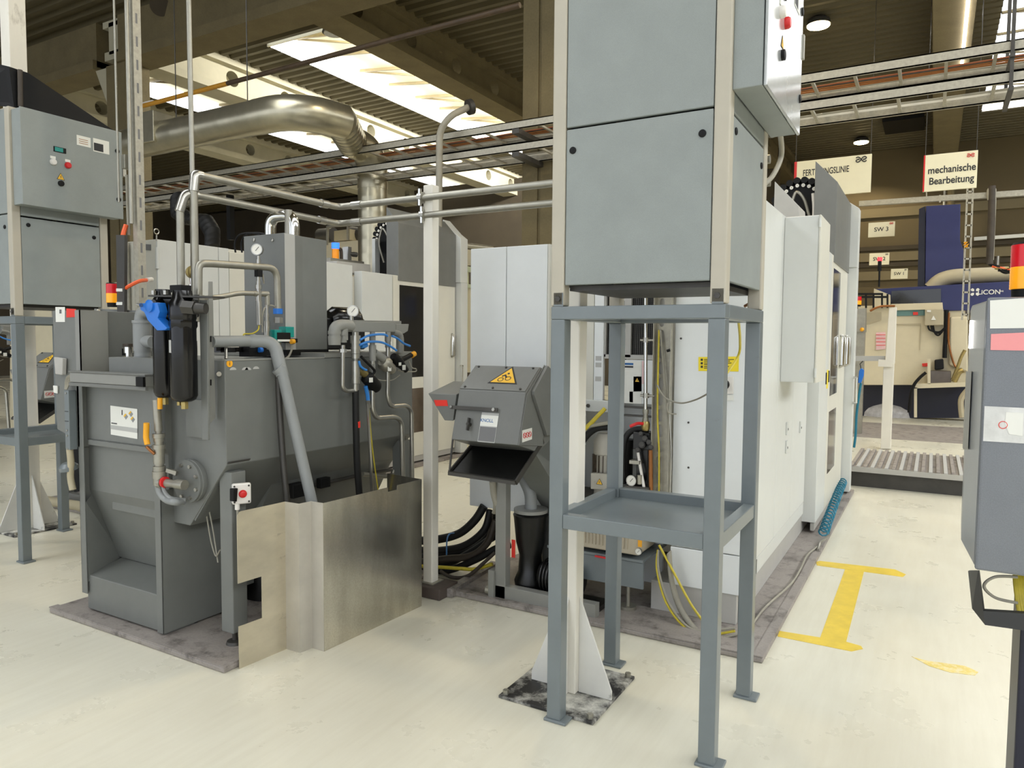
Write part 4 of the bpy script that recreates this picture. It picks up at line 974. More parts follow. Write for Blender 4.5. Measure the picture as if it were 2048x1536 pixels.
# upper back plate of the hopper and cable channel with tags
yb = 2.80
bp = part('back_plate', G().prism([aY(188, 617, yb), aY(300, 622, yb), aY(300, 760, yb), aY(188, 750, yb)], (0, .02, 0)), 'tank_grey', r, .003)
part('top_bolt', G().lathe(aY(198, 623, yb-.01), (0, -1, 0), [(0, .016), (.01, .016), (.016, .01)], 14), 'steel_dull', bp)
ch = part('cable_channel', G().prism([aY(232, 470, yb-.03), aY(249, 470, yb-.03), aY(248, 750, yb-.03), aY(236, 750, yb-.03)], (0, .02, 0)), 'dark_steel', r)
for py in (580, 607, 663): part('channel_tag', G().prism([aY(233, py-3, yb-.032), aY(245, py-3, yb-.032), aY(245, py+3, yb-.032), aY(233, py+3, yb-.032)], (0, -.002, 0)), 'paper', ch)
o = part('orange_cable', G().tube(spline([aY(249, 578, yb-.02), aY(262, 570, yb), aY(280, 562, yb+.05), aY(298, 560, yb+.2)]), .012, 8), 'orange', ch)
part('cable_plug', G().cyl(aY(294, 560, yb+.15), aY(303, 559, yb+.25), .015), 'white_plastic', o)
# instruction sheet
s = patch('instruction_sheet', [(221, 811), (275, 818), (275, 878), (222, 869)], 'paper', r, 2.383)
patch('sheet_dark_band', [(222, 850), (275, 857), (275, 866), (222, 858)], 'paper_grey', s, 2.3815)
patch('sheet_arrow', [(223, 845), (234, 846.5), (234, 848.5), (223, 847)], 'ink', s, 2.3815)
for k, (px, py) in enumerate(((252, 833), (262, 828), (266, 839))):
    patch('sheet_cube', [(px-4, py), (px, py-5), (px+4, py), (px, py+6)], 'pvc_grey', s, 2.3815); patch('sheet_cube_top', [(px-5, py-1), (px-1, py-6), (px+1, py-4), (px-3, py+1)], 'yellow_sign', s, 2.381)
patch('sheet_mark', [(243.5, 820), (245, 820), (245, 830), (243.5, 830)], 'ink', s, 2.3815)
# inspection flange
c = aY(378, 962, YF-.03)
f = part('inspection_flange', G().lathe(c+V((0, .035, 0)), (0, -1, 0), [(0, .105), (.02, .105), (.022, .112), (.034, .112), (.036, .11), (.05, .11)], 36), 'tank_grey', r)
for k in range(8):
    a = 2*PI*(k+.5)/8; q = c+V((.086*math.cos(a), -.014, .086*math.sin(a))); part('flange_bolt', G().hexn(q, q+V((0, -.012, 0)), .01), 'steel', f)
# drain line with ball valve at the left of the flange
P = lambda px, py, y=2.30: aY(px, py, y)
d = part('drain_pipe', G().cyl(P(313, 800), P(317, 862), .02), 'steel_dull', r)
g = G()
for (ya, yb2, rr) in ((860, 867, .015), (867, 874, .03), (876, 882, .026), (883, 888, .022), (889, 896, .032), (897, 922, .027), (922, 930, .022), (932, 940, .03), (942, 953, .034), (955, 967, .03)):
    g.lathe(P(317+(ya-860)*.02, ya), P(317+(yb2-860)*.02, yb2)-P(317+(ya-860)*.02, ya), [(0, rr), ((P(0, yb2)-P(0, ya)).length, rr)], 10)
part('valve_body', g, 'steel_dull', d)
part('valve_lever', G().tube([P(309, 908, 2.27), P(300, 900, 2.26), P(293, 893, 2.25)], .008, 8), 'copper', d)
part('lever_grip', G().tube([P(295, 889, 2.25), P(292, 875, 2.25), P(293, 846, 2.25)], .014, 10), 'yellow_tag', d)
part('second_grip', G().tube([P(320, 796, 2.27), P(320, 818, 2.27)], .012, 10), 'yellow_tag', d)
part('red_cap', G().lathe(P(328, 964), (1, 0, 0), [(0, .028), (.014, .028), (.016, .02)], 14), 'red', d)
part('side_outlet', G().lathe(P(318, 964), (1, .1, 0), [(0, .03), (.03, .03), (.03, .024), (.11, .02), (.13, .026), (.18, .026)], 12), 'steel_dull', d)
part('link_bar', G().bar(P(334, 940, 2.32), P(354, 946, 2.34), .02, .02), 'steel_dull', d)
part('drain_hose', G().tube(spline([P(317, 968), P(320, 985), P(332, 999), P(350, 1004), P(366, 1003, 2.36)]), .018, 10), 'pvc_grey', d)
part('drain_hose', G().tube(spline([P(325, 968), P(330, 984), P(342, 996), P(370, 1000, 2.36)]), .01, 8), 'pvc_grey', d)
# thin wires by the leg
part('thin_wire', G().tube(spline([aY(410, 1010, 2.5), aY(418, 1060, 2.5), aY(424, 1090, 2.5), aY(432, 1112, 2.48), aY(440, 1100, 2.45)]), .004, 6), 'cable_grey', r)
part('thin_wire', G().tube(spline([aY(416, 1010, 2.5), aY(426, 1060, 2.5), aY(430, 1085, 2.5), aY(436, 1125, 2.48)]), .004, 6), 'cable_grey', r)
# things on the tank top
g = G()
for px, py, w in ((432, 697, .03), (447, 700, .05), (470, 699, .03), (500, 702, .04)):
    c = aX(px, py, -3.3); g.obox(c, (.04, 0, 0), (0, w, 0), (0, 0, .012))
part('top_fittings', g, 'black_oily', r)
g = part('level_switch', G().obox(aX(506, 702, -3.25), (.04, 0, 0), (0, .06, 0), (0, 0, .03)), 'black_matt', r)
part('blue_cap', G().cyl(aX(518, 700, -3.2), aX(524, 700, -3.2), .014), 'blue_lever', g)
part('vent_tee', G().cyl(aX(452, 684, -3.12), aX(452, 718, -3.08), .008).cyl(aX(447, 683, -3.12), aX(458, 683, -3.12), .008), 'steel', r)
part('side_bolt', G().cyl(aX(432, 746, -3.2), aX(438, 748, -3.05), .012), 'steel', r)
# ------------------------------------------------------------------ emergency stop box
r = root('stop_button_box', 'white push-button box with a red button on the grey tank leg', 'push button', (-3.0, 2.46, .80))
part('back_shell', G().prism([aX(459, 977, -3.0), aX(468, 975, -3.0), aX(466, 1002, -3.0), aX(459, 1002, -3.0)], (.03, 0, 0)), 'black_matt', r, .003)
c = aX(478, 987, -2.99)
F = frame_on(c+V((.02, 0, 0)), V((.55, .83, 0)), (0, 0, 1))
b = part('housing', G().prism([F(-.045, -.052, -.03), F(.045, -.052, -.03), F(.045, .052, -.03), F(-.045, .052, -.03)], F(0, 0, .03)-F(0, 0, 0)), 'white_plastic', r, .008)
part('red_button', G().lathe(F(.005, 0, 0), F(0, 0, 1)-F(0, 0, 0), [(0, .02), (.004, .02), (.004, .015), (.014, .015), (.016, .012)], 18), 'red', b)
for u in (-.034, .034):
    for v in (-.04, .04): part('screw', G().cyl(F(u, v, -.001), F(u, v, .002), .005, seg=8), 'dark_steel', b)
part('cable_gland', G().cyl(F(-.02, -.08, -.015), F(-.02, -.05, -.015), .012), 'white_plastic', r)
part('cable', G().tube([F(-.02, -.08, -.015), F(-.018, -.13, -.015), F(-.016, -.2, -.02)], .006, 8), 'cable_grey', r)
# ------------------------------------------------------------------ bent splash guard sheet
r = root('splash_guard', 'bent bare steel splash guard standing on the floor in front of the filter tank', 'guard', (-2.7, 2.8, 0))
pts = [(-2.853, 2.333), (-2.832, 2.613), (-2.737, 2.616), (-2.727, 2.69), (-2.645, 2.69), (-2.607, 3.461), (-2.90, 3.50)]
H = .768
def wall(a, b, z0, z1, g):
    a, b = V((a[0], a[1], 0)), V((b[0], b[1], 0)); n = (b-a).cross(V((0, 0, 1))).normalized()*.0015
    return g.prism([a-n+V((0, 0, z0)), b-n+V((0, 0, z0)), b-n+V((0, 0, z1)), a-n+V((0, 0, z1))], n*2)
a, b = V(pts[0]), V(pts[1])
mid = a.lerp(b, .48)
def rounded(a, b):
    A, B = V((a[0], a[1], 0)), V((b[0], b[1], 0)); d = (B-A).normalized(); n = d.cross(V((0, 0, 1)))*.0015
    L = (B-A).length; R = .025
    prof = [(0, .42)]+[(R-R*math.cos(k*PI/12), H-R+R*math.sin(k*PI/12)) for k in range(7)]+[(L, H), (L, .42)]
    return [A+d*u+V((0, 0, z))-n for u, z in prof], n*2
g = G(); P0, N0 = rounded(pts[0], pts[1]); g.prism(P0, N0)
wall(mid, b, 0, .42, g); wall(a, mid, 0, .21, g)
part('front_leaf', g, 'sheet_steel', r)
g = G(); wall(pts[1], pts[2], 0, H, g); wall(pts[2], pts[3], 0, H, g); wall(pts[3], pts[4], 0, H, g)
part('folded_corner', g, 'sheet_light', r)
g = G(); s, e = V(pts[4]), V(pts[5])
wall(s, s.lerp(e, .62), 0, H, g); wall(s.lerp(e, .62), s.lerp(e, .72), 0, H-.025, g); wall(s.lerp(e, .72), e, 0, H, g)
part('side_leaf', g, 'sheet_dark', r)
g = G(); wall(pts[5], pts[6], 0, H, g); part('return_leaf', g, 'sheet_dark', r)
# ------------------------------------------------------------------ duplex filter with blue lever
r = root('duplex_filter', 'twin glossy black filter canisters with a bright blue lever on the filter tank front', 'filter', aY(360, 700, 2.3))
yv = 2.27; yw = 2.33
c1, c2 = aY(328, 700, yw), aY(367, 700, yv)
for c, pt, pb, xx, R in ((c1, 635, 795, 328, .052), (c2, 640, 803, 367, .062)):
    y_ = yw if c is c1 else yv
    zt, zb = aY(xx, pt, y_).z, aY(xx, pb, y_).z
    q = V((c.x, c.y, 0))
    b = part('canister', G().lathe(q+V((0, 0, zb)), (0, 0, 1), [(0, R*.55), (.01, R*.85), (.03, R), (zt-zb-.1, R), (zt-zb-.1, R*.97), (zt-zb, R*.97)], 32), 'black_gloss', r)
    part('hex_collar', G().lathe(q+V((0, 0, zt-.05)), (0, 0, 1), [(0, R*.9), (.02, R*1.06), (.045, R*1.06)], 8), 'black_gloss', b)
    part('head', G().lathe(q+V((0, 0, zt)), (0, 0, 1), [(0, R*.97), (.01, R*1.02), (.08, R*1.02), (.1, R*.8), (.14, R*.7)], 28), 'black_gloss', r)
    d = part('drain_plug', G().hexn(q+V((0, 0, zb-.035)), q+V((0, 0, zb+.002)), .018).hexn(q+V((-.04, 0, zb-.02)), q+V((-.04, 0, zb+.01)), .012), 'brass', b)
lb = part('torn_label', G().add([c2+V((R2*math.sin(a), -R2*math.cos(a), z)) for R2 in (.0635,) for z in (aY(355, 705, yv).z-c2.z, aY(355, 680, yv).z-c2.z) for a in (-1.0, -.8, -.6, -.4, -.2, -.05)],
     [(i, i+1, i+7, i+6) for i in range(5)]), 'paper_grey', r)
hd = part('head_block', G().obox(aY(358, 615, 2.33), (.08, 0, 0), (0, .06, 0), (0, 0, .05)), 'black_oily', r, .012)
part('changeover_valve', G().lathe(aY(325, 612, 2.28), (0, -1, 0), [(-.1, .045), (0, .045), (.02, .03), (.05, .03)], 20), 'black_oily', r)
lv = part('blue_lever', G().prism([aY(278, 607, 2.2), aY(314, 605, 2.2), aY(319, 624, 2.2), aY(315, 636, 2.2), aY(334, 656, 2.2), aY(330, 660, 2.2), aY(314, 661, 2.2), aY(295, 640, 2.2), aY(288, 624, 2.2), aY(281, 620, 2.2)], (0, .045, 0)), 'blue_lever', r, .002)
part('lever_boss', G().lathe(aY(300, 612, 2.2), (0, -1, 0), [(0, .03), (.008, .03), (.012, .022)], 20), 'blue_lever', lv)
part('lever_bolt', G().cyl(aY(282, 610, 2.19), aY(276, 609, 2.19), .01), 'steel', lv)
pl = part('top_plate', G().prism([aY(296, 590, 2.24), aY(424, 592, 2.24), aY(424, 592, 2.24)+V((0, .07, 0)), aY(296, 590, 2.24)+V((0, .07, 0))], (0, 0, -.008)), 'dark_steel', r)
for px in (307, 331, 357): part('plate_bolt', G().hexn(aY(px, 589, 2.28), aY(px, 581, 2.28), .012), 'steel', pl)
part('black_block', G().obox(aY(361, 578, 2.3), (.042, 0, 0), (0, .03, 0), (0, 0, .018)), 'black_matt', pl, .003)
part('inlet_union', G().hexn(aY(368, 614, 2.22), aY(392, 616, 2.24), .034).cyl(aY(392, 616, 2.24), aY(412, 617, 2.26), .026), 'dark_steel', r)
# mounting channel behind the filters
ch = part('mounting_channel', G().prism([aY(398, 600, 2.33), aY(414, 600, 2.33), aY(416, 880, 2.33), aY(404, 880, 2.33)], (0, .012, 0)), 'tank_grey', r, .002)
part('channel_web', G().prism([aY(372, 800, 2.40), aY(404, 800, 2.40), aY(404, 876, 2.40), aY(372, 872, 2.40)], (0, .012, 0)), 'tank_grey', ch)
part('side_bracket', G().prism([aX(416, 563, -3.1), aX(424, 563, -3.1), aX(430, 835, -3.1), aX(416, 850, -3.1)], (.006, 0, 0)), 'manifold_grey', ch, .002)
for py in (678, 765): part('slot', G().prism([aX(420, py-6, -3.093), aX(423, py-6, -3.093), aX(423, py+6, -3.093), aX(420, py+6, -3.093)], (.001, 0, 0)), 'black_matt', ch)
# grey plastic elbows left of the filters
r2 = root('inlet_pipework', 'grey plastic pipe elbow and tee left of the black filter canisters', 'pipe', aY(284, 740, 2.5))
q = lambda px, py: aY(px, py, 2.5)
part('elbow', G().tube([q(282, 650), q(283, 630), q(290, 622), q(305, 620)], .036, 16, fil=.05), 'pvc_grey', r2)
part('tee', G().lathe(q(285, 713), (0, 0, 1), [(0, .042), (.03, .042), (.03, .046), (.185, .046), (.185, .05), (.2, .05)], 20).cyl(q(285, 682), q(306, 684), .034), 'pvc_grey', r2)
part('union_nut', G().lathe(q(285, 742), (0, 0, 1), [(-.02, .03), (0, .03), (0, .058), (.035, .058), (.04, .045), (.08, .045)], 12), 'pvc_grey', r2)
for px, py, yy, lab in ((257, 706, 2.55, 'clear level sensor with a brown cap on the left of the filter unit'), (507, 650, 3.0, 'level sensor with a brown cap in front of the tall grey housing')):
    c = aY(px, py, yy)
    s = root('level_sensor', lab, 'sensor', c-V((0, 0, .06)), 'level sensors')
    part('body', G().cyl(c, c+V((0, 0, .035)), .026).cyl(c+V((0, 0, -.10)), c, .018 if px < 300 else .004), 'chrome', s)
    part('cap', G().lathe(c+V((0, 0, .035)), (0, 0, 1), [(0, .03), (.018, .03), (.02, .02)], 18), 'rubber_brown', s)
    part('plug', G().obox(c+V((-.03 if px < 300 else .03, 0, .005)), (.014, 0, 0), (0, .012, 0), (0, 0, .02)), 'black_matt', s)
    part('lead', G().tube(spline([c+V((-.03, 0, -.02)), c+V((-.032, -.01, -.06)), c+V((-.03, 0, -.1))]), .005, 6), 'yellow_cable', s)
# signal tower on the tank
def signal(c, R, h, lab, cats=('red_lens', 'amber_lit'), grp='signal lamps'):
    s = root('signal_lamp', lab, 'signal lamp', c, grp)
    part('base', G().lathe(c, (0, 0, 1), [(0, R*.85), (h*.18, R*.9)], 20), 'black_matt', s)
    z = h*.18
    for m in reversed(cats):
        g = G(); st = h*.4/8
        g.lathe(c+V((0, 0, z)), (0, 0, 1), sum([[(k*st, R), (k*st+st*.5, R*1.02)] for k in range(8)], [])+[(h*.4, R)], 20)
        part('lens', g, m, s, label=('amber lens' if m.startswith('amber') else 'red lens')); z += h*.4
    part('cap', G().lathe(c+V((0, 0, z)), (0, 0, 1), [(0, R), (h*.04, R*.9)], 20), 'black_matt', s)
    return s
signal(aY(225, 614, 2.78), .034, aY(225, 567, 2.78).z-aY(225, 614, 2.78).z, 'red and amber signal lamp on top of the grey filter unit at the left')
# ------------------------------------------------------------------ tall bevelled housing on the tank
yq = 2.97
A = aY(489, 600, yq); B = aY(570, 600, yq); Cc = aX(606, 600, -3.22); Dd = aX(654, 600, -3.22)
zt = aX(606, 473, -3.22).z; zb = 1.53
r = root('tall_housing', 'tall grey sheet-metal housing with a pale corner strip standing on the filter tank', 'housing', ((A.x+B.x)/2, 3.1, zb))
pl = [(A.x, yq), (B.x, yq), (Cc.x, Cc.y), (Dd.x, Dd.y), (A.x, Dd.y)]
part('shell', G().prism([(x, y, zb) for x, y in pl], (0, 0, zt-zb)), 'tank_grey', r, .003)
part('plinth', G().prism([(x, y+.01, zb-.03) for x, y in pl], (0, 0, .03)), 'black_matt', r)
for px in (508, 545):
    c = aY(px, 480, yq-.001); part('cap_screw', G().lathe(c, (0, -1, 0), [(0, .01), (.004, .01), (.006, .006)], 10), 'steel', r)
part('bevel_strip', G().prism([(B.x+.004, yq-.002, zb+.002), (Cc.x-.004, Cc.y-.004, zb+.002), (Cc.x-.004, Cc.y-.004, zt-.002), (B.x+.004, yq-.002, zt-.002)], (.0015, -.002, 0)), 'paper_grey', r)
# silver elbows above it
e0, e1 = aY(541, 474, 3.12), aY(588, 474, 3.12)
zz = aY(565, 432, 3.12).z
o = single('return_bend', G().tube([e0-V((0, 0, .02)), V((e0.x, 3.12, zz)), V((e1.x, 3.12, zz)), e1-V((0, 0, .02))], .033, 18, fil=.12), 'chrome', 'shiny U-bend of flexible duct on the tall grey housing', 'pipe')
c = aY(577, 470, 3.1); part('stub_pipe', G().cyl(c, aY(577, 420, 3.1), .022), 'steel_dull', o)
# black hoses looping at the left of the housing
for k, px in enumerate((471, 484)):
    single('cable', G().tube(spline([aY(px, 505, 3.2), aY(px-1, 485, 3.2), aY(px+8, 470, 3.2), aY(px+30, 466, 3.2), aY(px+50, 470, 3.2)]), .006, 8), 'black_matt', ('first' if k == 0 else 'second')+' thin black cable looping over the left edge of the tall housing', 'cable')
# ------------------------------------------------------------------ pipework above the tank
X = -3.2
x = lambda px, py, X=-3.2: aX(px, py, X)
r = root('pressure_line', 'bent steel pipe arching from the filter over to the teal valve', 'pipe', x(397, 600))
part('pipe', G().tube([x(397, 620), x(397, 527), x(420, 527), x(554, 536), x(556, 625)], .019, 14, fil=.07), 'steel_dull', r)
part('blue_clamp', G().lathe(x(556, 628), (0, 0, 1), [(0, .026), (.03, .026)], 16), 'blue_lever', r)
part('union_nut', G().hexn(x(397, 600), x(397, 590), .03).hexn(x(557, 646), x(557, 635), .026), 'steel', r)
v = part('solenoid_valve', G().obox(x(549, 672), (.03, 0, 0), (0, .025, 0), (0, 0, .035)).obox(x(573, 664), (.03, 0, 0), (0, .03, 0), (0, 0, .03)), 'teal', r, .003)
part('valve_body', G().obox(x(560, 672), (.032, 0, 0), (0, .05, 0), (0, 0, .02)).obox(x(575, 681), (.03, 0, 0), (0, .05, 0), (0, 0, .012)), 'black_matt', v, .003)
part('lower_fitting', G().lathe(x(558, 718), (0, 0, 1), [(0, .012), (.03, .012), (.03, .022), (.07, .022), (.07, .014), (.12, .014)], 10), 'steel', r)
part('grey_tag', G().bar(x(555, 681, -3.16), x(588, 681, -3.16), .004, .012), 'paper', r)
part('orange_push_fit', G().cyl(x(582, 683, -3.15), x(588, 683, -3.15), .014), 'yellow_tag', r)
part('thin_hose', G().tube(spline([x(584, 690, -3.15), x(583, 700, -3.15), x(576, 714, -3.15), x(560, 722, -3.15)]), .006, 8), 'cable_grey', r)
r = root('gauge_line', 'upright fitting stack with a round pressure gauge in front of the tall housing', 'pipe', x(518, 690))
part('pipe', G().tube([x(405, 597), x(440, 594), x(478, 586), x(512, 587)], .013, 12, fil=.05), 'steel_dull', r)
gauge(r, x(514, 499), (.55, -1, 0), .031, .03)
g = G()
for ya, yb2, rr in ((512, 519, .008), (519, 527, .012), (527, 541, .009), (541, 553, .011), (553, 562, .009), (562, 570, .012), (570, 578, .017), (578, 583, .012), (583, 594, .017), (594, 602, .016), (602, 606, .012)):
    g.lathe(x(517, yb2), (0, 0, 1), [(0, rr), (x(517, ya).z-x(517, yb2).z, rr)], 10)
part('fitting_stack', g, 'steel', r)
part('shutoff_lever', G().tube([x(519, 545), x(525, 548), x(528, 567)], .005, 8), 'steel_dull', r)
part('valve_block', G().obox(x(517, 547), (.014, 0, 0), (0, .016, 0), (0, 0, .018)), 'black_matt', r)
part('lower_pipe', G().cyl(x(518, 602), x(519, 650), .015), 'steel', r)
part('cross_fitting', G().cyl(x(506, 587), x(536, 588), .015).cyl(x(534, 583), x(535, 610), .014), 'steel_dull', r)
g = G()
for ya, yb2, rr in ((610, 626, .011), (626, 634, .014), (634, 642, .011), (642, 652, .016), (652, 662, .018), (662, 680, .016), (680, 690, .01)):
    g.lathe(x(534, yb2), (0, 0, 1), [(0, rr), (x(534, ya).z-x(534, yb2).z, rr)], 10)
part('second_stack', g, 'steel', r)
part('thin_hose', G().tube(spline([x(525, 665), x(524, 640), x(528, 618), x(540, 611), x(549, 613)]), .005, 8), 'cable_grey', r)
part('earth_wire', G().tube(spline([x(487, 672), x(489, 668), x(505, 667), x(516, 660), x(518, 650)]), .004, 6), 'yellow_cable', r)
# long pair of process pipes
Yp = 3.63; XA = aY(677, 412, Yp).x
r = root('process_pipe', 'upper of the two long bare pipes, clamped to the white post at the top', 'pipe', (XA, Yp, 2.45), 'pair of long bare steel pipes')
zu = aY(760, 405, Yp).z; zl = aY(760, 438, Yp).z
part('pipe', G().tube([(XA, 2.575, zu), (XA, Yp, zu), (-.7, Yp, zu)], .021, 14, fil=.06), 'steel_dull', r)
c = V((XA, 2.575, zu)); part('elbow', G().tube([c+V((0, .02, 0)), c+V((0, -.02, 0)), c+V((0, -.03, -.09))], .026, 14, fil=.04), 'steel', r)
part('sleeve', G().cyl((XA+.12, Yp, zu), (XA+.2, Yp, zu), .026).cyl((XA, Yp-.16, zu), (XA, Yp-.1, zu), .026), 'steel', r)
part('down_pipe', G().tube([c+V((0, -.03, -.06)), (XA, 2.545, 1.68)], .021, 14), 'steel_dull', r)
r2 = root('process_pipe', 'lower of the two long bare pipes, clamped to the white post below the other', 'pipe', (XA, Yp, 2.35), 'pair of long bare steel pipes')
part('pipe', G().tube([(XA-.02, 2.56, zl), (XA-.02, Yp+.02, zl), (-.7, Yp+.02, zl)], .02, 14, fil=.06), 'steel_dull', r2)
c = V((XA-.02, 2.56, zl)); c2 = aX(372, 385, XA-.05)
part('elbow', G().tube([c+V((0, .02, 0)), c+V((0, -.05, 0)), c+V((-.01, -.08, -.1))], .024, 14, fil=.06), 'steel', r2)
part('sleeve', G().cyl((XA+.1, Yp+.02, zl), (XA+.18, Yp+.02, zl), .025).cyl((XA-.02, Yp-.16, zl), (XA-.02, Yp-.1, zl), .025), 'steel', r2)
part('down_pipe', G().tube([c+V((-.01, -.075, -.08)), (XA-.03, 2.48, 1.66)], .02, 14), 'steel_dull', r2)
for rr, zz, yy in ((r, zu, Yp), (r2, zl, Yp+.02)):
    c = V((-2.735, yy, zz)); k = part('pipe_clamp', G().lathe(c+V((-.015, 0, 0)), (1, 0, 0), [(0, .034), (.03, .034)], 18), 'steel', rr)
    part('clamp_lug', G().cyl(c+V((0, -.02, -.05)), c+V((0, -.02, .05)), .012).box(-2.745, -2.70, yy-.01, yy+.03, zz-.012, zz+.012), 'chrome', k)
# thin conduit falling from the roof
r = root('drop_conduit', 'thin bare conduit dropping from the roof to the filter between the two pipes', 'pipe', aX(388, 590, -3.5))
part('pipe', G().tube([aX(376, -60, -3.5), aX(388, 515, -3.5)], .013, 10), 'steel_dull', r)
part('fitting', G().hexn(aX(388, 540, -3.5), aX(388, 512, -3.5), .02), 'steel_dull', r)
part('valve', G().lathe(aX(384, 545, -3.5), (1, -.6, 0), [(0, .034), (.05, .034), (.06, .02)], 16), 'brass', r)
part('lower_fitting', G().lathe(aX(387, 588, -3.5), (0, 0, 1), [(0, .02), (.02, .02), (.02, .024), (.05, .024), (.05, .016), (.09, .02)], 12), 'chrome', r)
# grey drain pipe over the edge of the tank
r = root('drain_pipe', 'thick grey plastic pipe running over the tank and slanting down behind the steel guard', 'pipe', (-2.9, 2.8, .1))
p = [(-3.10, 2.40, aX(430, 683, -3.1).z), aX(510, 681, -3.10), aX(552, 690, -3.0), aX(561, 745, -2.97), aX(625, 1010, -2.80), (-2.76, 2.78, .12)]
part('pipe', G().tube([p[0], aX(512, 682, -3.1)], .029, 18), 'pvc_grey', r)
e = part('elbow', G().tube([aX(500, 682, -3.1), aX(548, 683, -3.03), aX(565, 752, -2.965)], .033, 18, fil=.12, nf=10), 'pvc_grey', r)
part('collar', G().tube([aX(503, 682, -3.1), aX(508, 682, -3.1)], .036, 18).tube([aX(555, 735, -2.985), aX(562, 742, -2.975)], .037, 18), 'pvc_grey', r)
part('slanted_pipe', G().tube([aX(562, 735, -2.97), aX(625, 1010, -2.82), aX(640, 1075, -2.78)], .029, 18), 'pvc_grey', r)
# dark hoses in front of the hopper
single('suction_hose', G().tube(spline([aX(556, 745, -3.0), aX(560, 830, -2.99), aX(567, 930, -2.96), aX(576, 1020, -2.93), aX(582, 1080, -2.9)]), .017, 12), 'dark_steel', 'dark hose hanging beside the slanted grey pipe', 'hose')
# ------------------------------------------------------------------ valve manifold
XM = -2.93
m = lambda px, py, X=XM: aX(px, py, X)
r = root('valve_manifold', 'grey square-tube valve manifold with gauge, blue air hoses and three valve legs', 'manifold', m(745, 700))
part('square_tube', G().prism([m(706, 643), m(706, 664), m(792, 664), m(792, 644)], (-.10, 0, 0)), 'manifold_grey', r, .004)
part('end_cone', G().prism([m(792, 648, XM-.06), m(818, 648, XM-.06), m(816, 662, XM-.06), m(808, 667, XM-.06), m(792, 665, XM-.06)], (-.06, 0, 0)).prism([m(700, 640, XM-.1), m(803, 642, XM-.1), m(803, 650, XM-.1), m(700, 650, XM-.1)], (-.03, 0, 0)), 'manifold_grey', r, .003)
gauge(r, m(706, 622), (.5, -1, 0), .034, .035)
part('gauge_stub', G().cyl(m(703, 645), m(703, 632), .012), 'steel', r)
part('elbow_pipe', G().tube([m(669, 688), m(669, 655), m(680, 650), m(700, 651)], .033, 16, fil=.06), 'manifold_grey', r)
part('elbow_pipe', G().tube([m(687, 680), m(687, 655), m(696, 652), m(704, 652)], .026, 16, fil=.04), 'manifold_grey', r)
part('collar', G().lathe(m(669, 690), (0, 0, 1), [(0, .034), (.05, .037), (.05, .03), (.06, .03), (.06, .036), (.08, .036)], 16).lathe(m(686, 685), (0, 0, 1), [(0, .022), (.04, .022), (.04, .028), (.06, .028)], 16), 'manifold_grey', r)
part('side_pipe', G().tube([m(686, 690), m(685, 775), m(692, 782), m(708, 781)], .012, 10, fil=.04), 'steel', r)
part('nut', G().hexn(m(686, 705), m(686, 698), .022), 'steel', r)
def stack(name, px, rows, mm, par, seg=14, X=XM):
    g = G()
    for ya, yb2, rr in rows:
        a, b = aX(px, yb2, X), aX(px, ya, X); g.lathe(a, (0, 0, 1), [(0, rr), (b.z-a.z, rr)], seg)
    return part(name, g, mm, par)
l1 = part('valve_leg', G().cyl(m(711, 790), m(711, 664), .014), 'manifold_grey', r)
stack('hose_fittings', 711, [(664, 671, .02), (671, 687, .031), (687, 694, .026), (694, 699, .029), (699, 707, .026), (708, 717, .024), (717, 722, .014), (722, 754, .026), (754, 757, .024), (757, 767, .026), (768, 782, .02)], 'steel', l1)
part('angle_seat_body', G().tube([m(712, 735), m(722, 742), m(734, 752)], .022, 12), 'brass', l1)
a1 = part('actuator', G().lathe(m(730, 750), m(752, 775)-m(730, 750), [(0, .022), (.02, .04), (.12, .042), (.14, .03)], 18), 'black_matt', l1)
part('actuator_label', G().obox(m(742, 760, XM+.043), (.001, 0, 0), (0, .016, .0), (0, 0, .014)), 'paper', a1)
part('sensor_plug', G().tube([m(744, 752, XM+.02), m(750, 742, XM+.03), m(744, 735, XM+.03), m(722, 713, XM+.02)], .008, 8, fil=.01), 'black_matt', l1)
l2 = part('valve_leg', G().tube([m(745, 664), m(745, 820), m(752, 836), m(790, 833), m(803, 842), m(807, 1000, -2.93)], .015, 12, fil=.06), 'steel', r)
stack('leg_fittings', 745, [(664, 672, .016), (672, 684, .019), (684, 690, .016), (690, 700, .022), (700, 722, .021), (722, 728, .014), (728, 744, .018)], 'manifold_grey', l2)
part('tee_branch', G().cyl(m(748, 705, XM-.01), m(768, 718, XM), .024), 'manifold_grey', l2)
a2 = part('actuator', G().lathe(m(764, 722), m(786, 742)-m(764, 722), [(0, .03), (.02, .046), (.05, .046), (.05, .036), (.1, .036), (.12, .026)], 18), 'steel_dull', l2)
part('actuator_label', G().obox(m(779, 737, XM+.038), (.001, 0, 0), (0, .016, 0), (0, 0, .016)), 'paper', a2)
l3 = part('valve_leg', G().tube([m(776, 664), m(775, 795), m(782, 813), m(812, 810), m(823, 820), m(825, 1000, -2.93)], .014, 12, fil=.06), 'steel', r)
stack('leg_fittings', 776, [(664, 672, .016), (672, 683, .02), (683, 687, .016), (687, 695, .018)], 'manifold_grey', l3)
a3 = part('actuator', G().lathe(m(786, 712), m(810, 738)-m(786, 712), [(0, .022), (.02, .03), (.08, .032), (.1, .026), (.16, .02)], 18), 'black_matt', l3)
part('actuator_label', G().obox(m(800, 728, XM+.034), (.001, 0, 0), (0, .012, 0), (0, 0, .01)).obox(m(808, 735, XM+.03), (.001, 0, 0), (0, .016, 0), (0, 0, .016)), 'paper', a3)
part('sensor_head', G().tube([m(800, 722), m(815, 714), m(822, 710)], .016, 10), 'black_matt', l3)
part('orange_cap', G().cyl(m(823, 711), m(829, 707), .018), 'yellow_tag', l3)
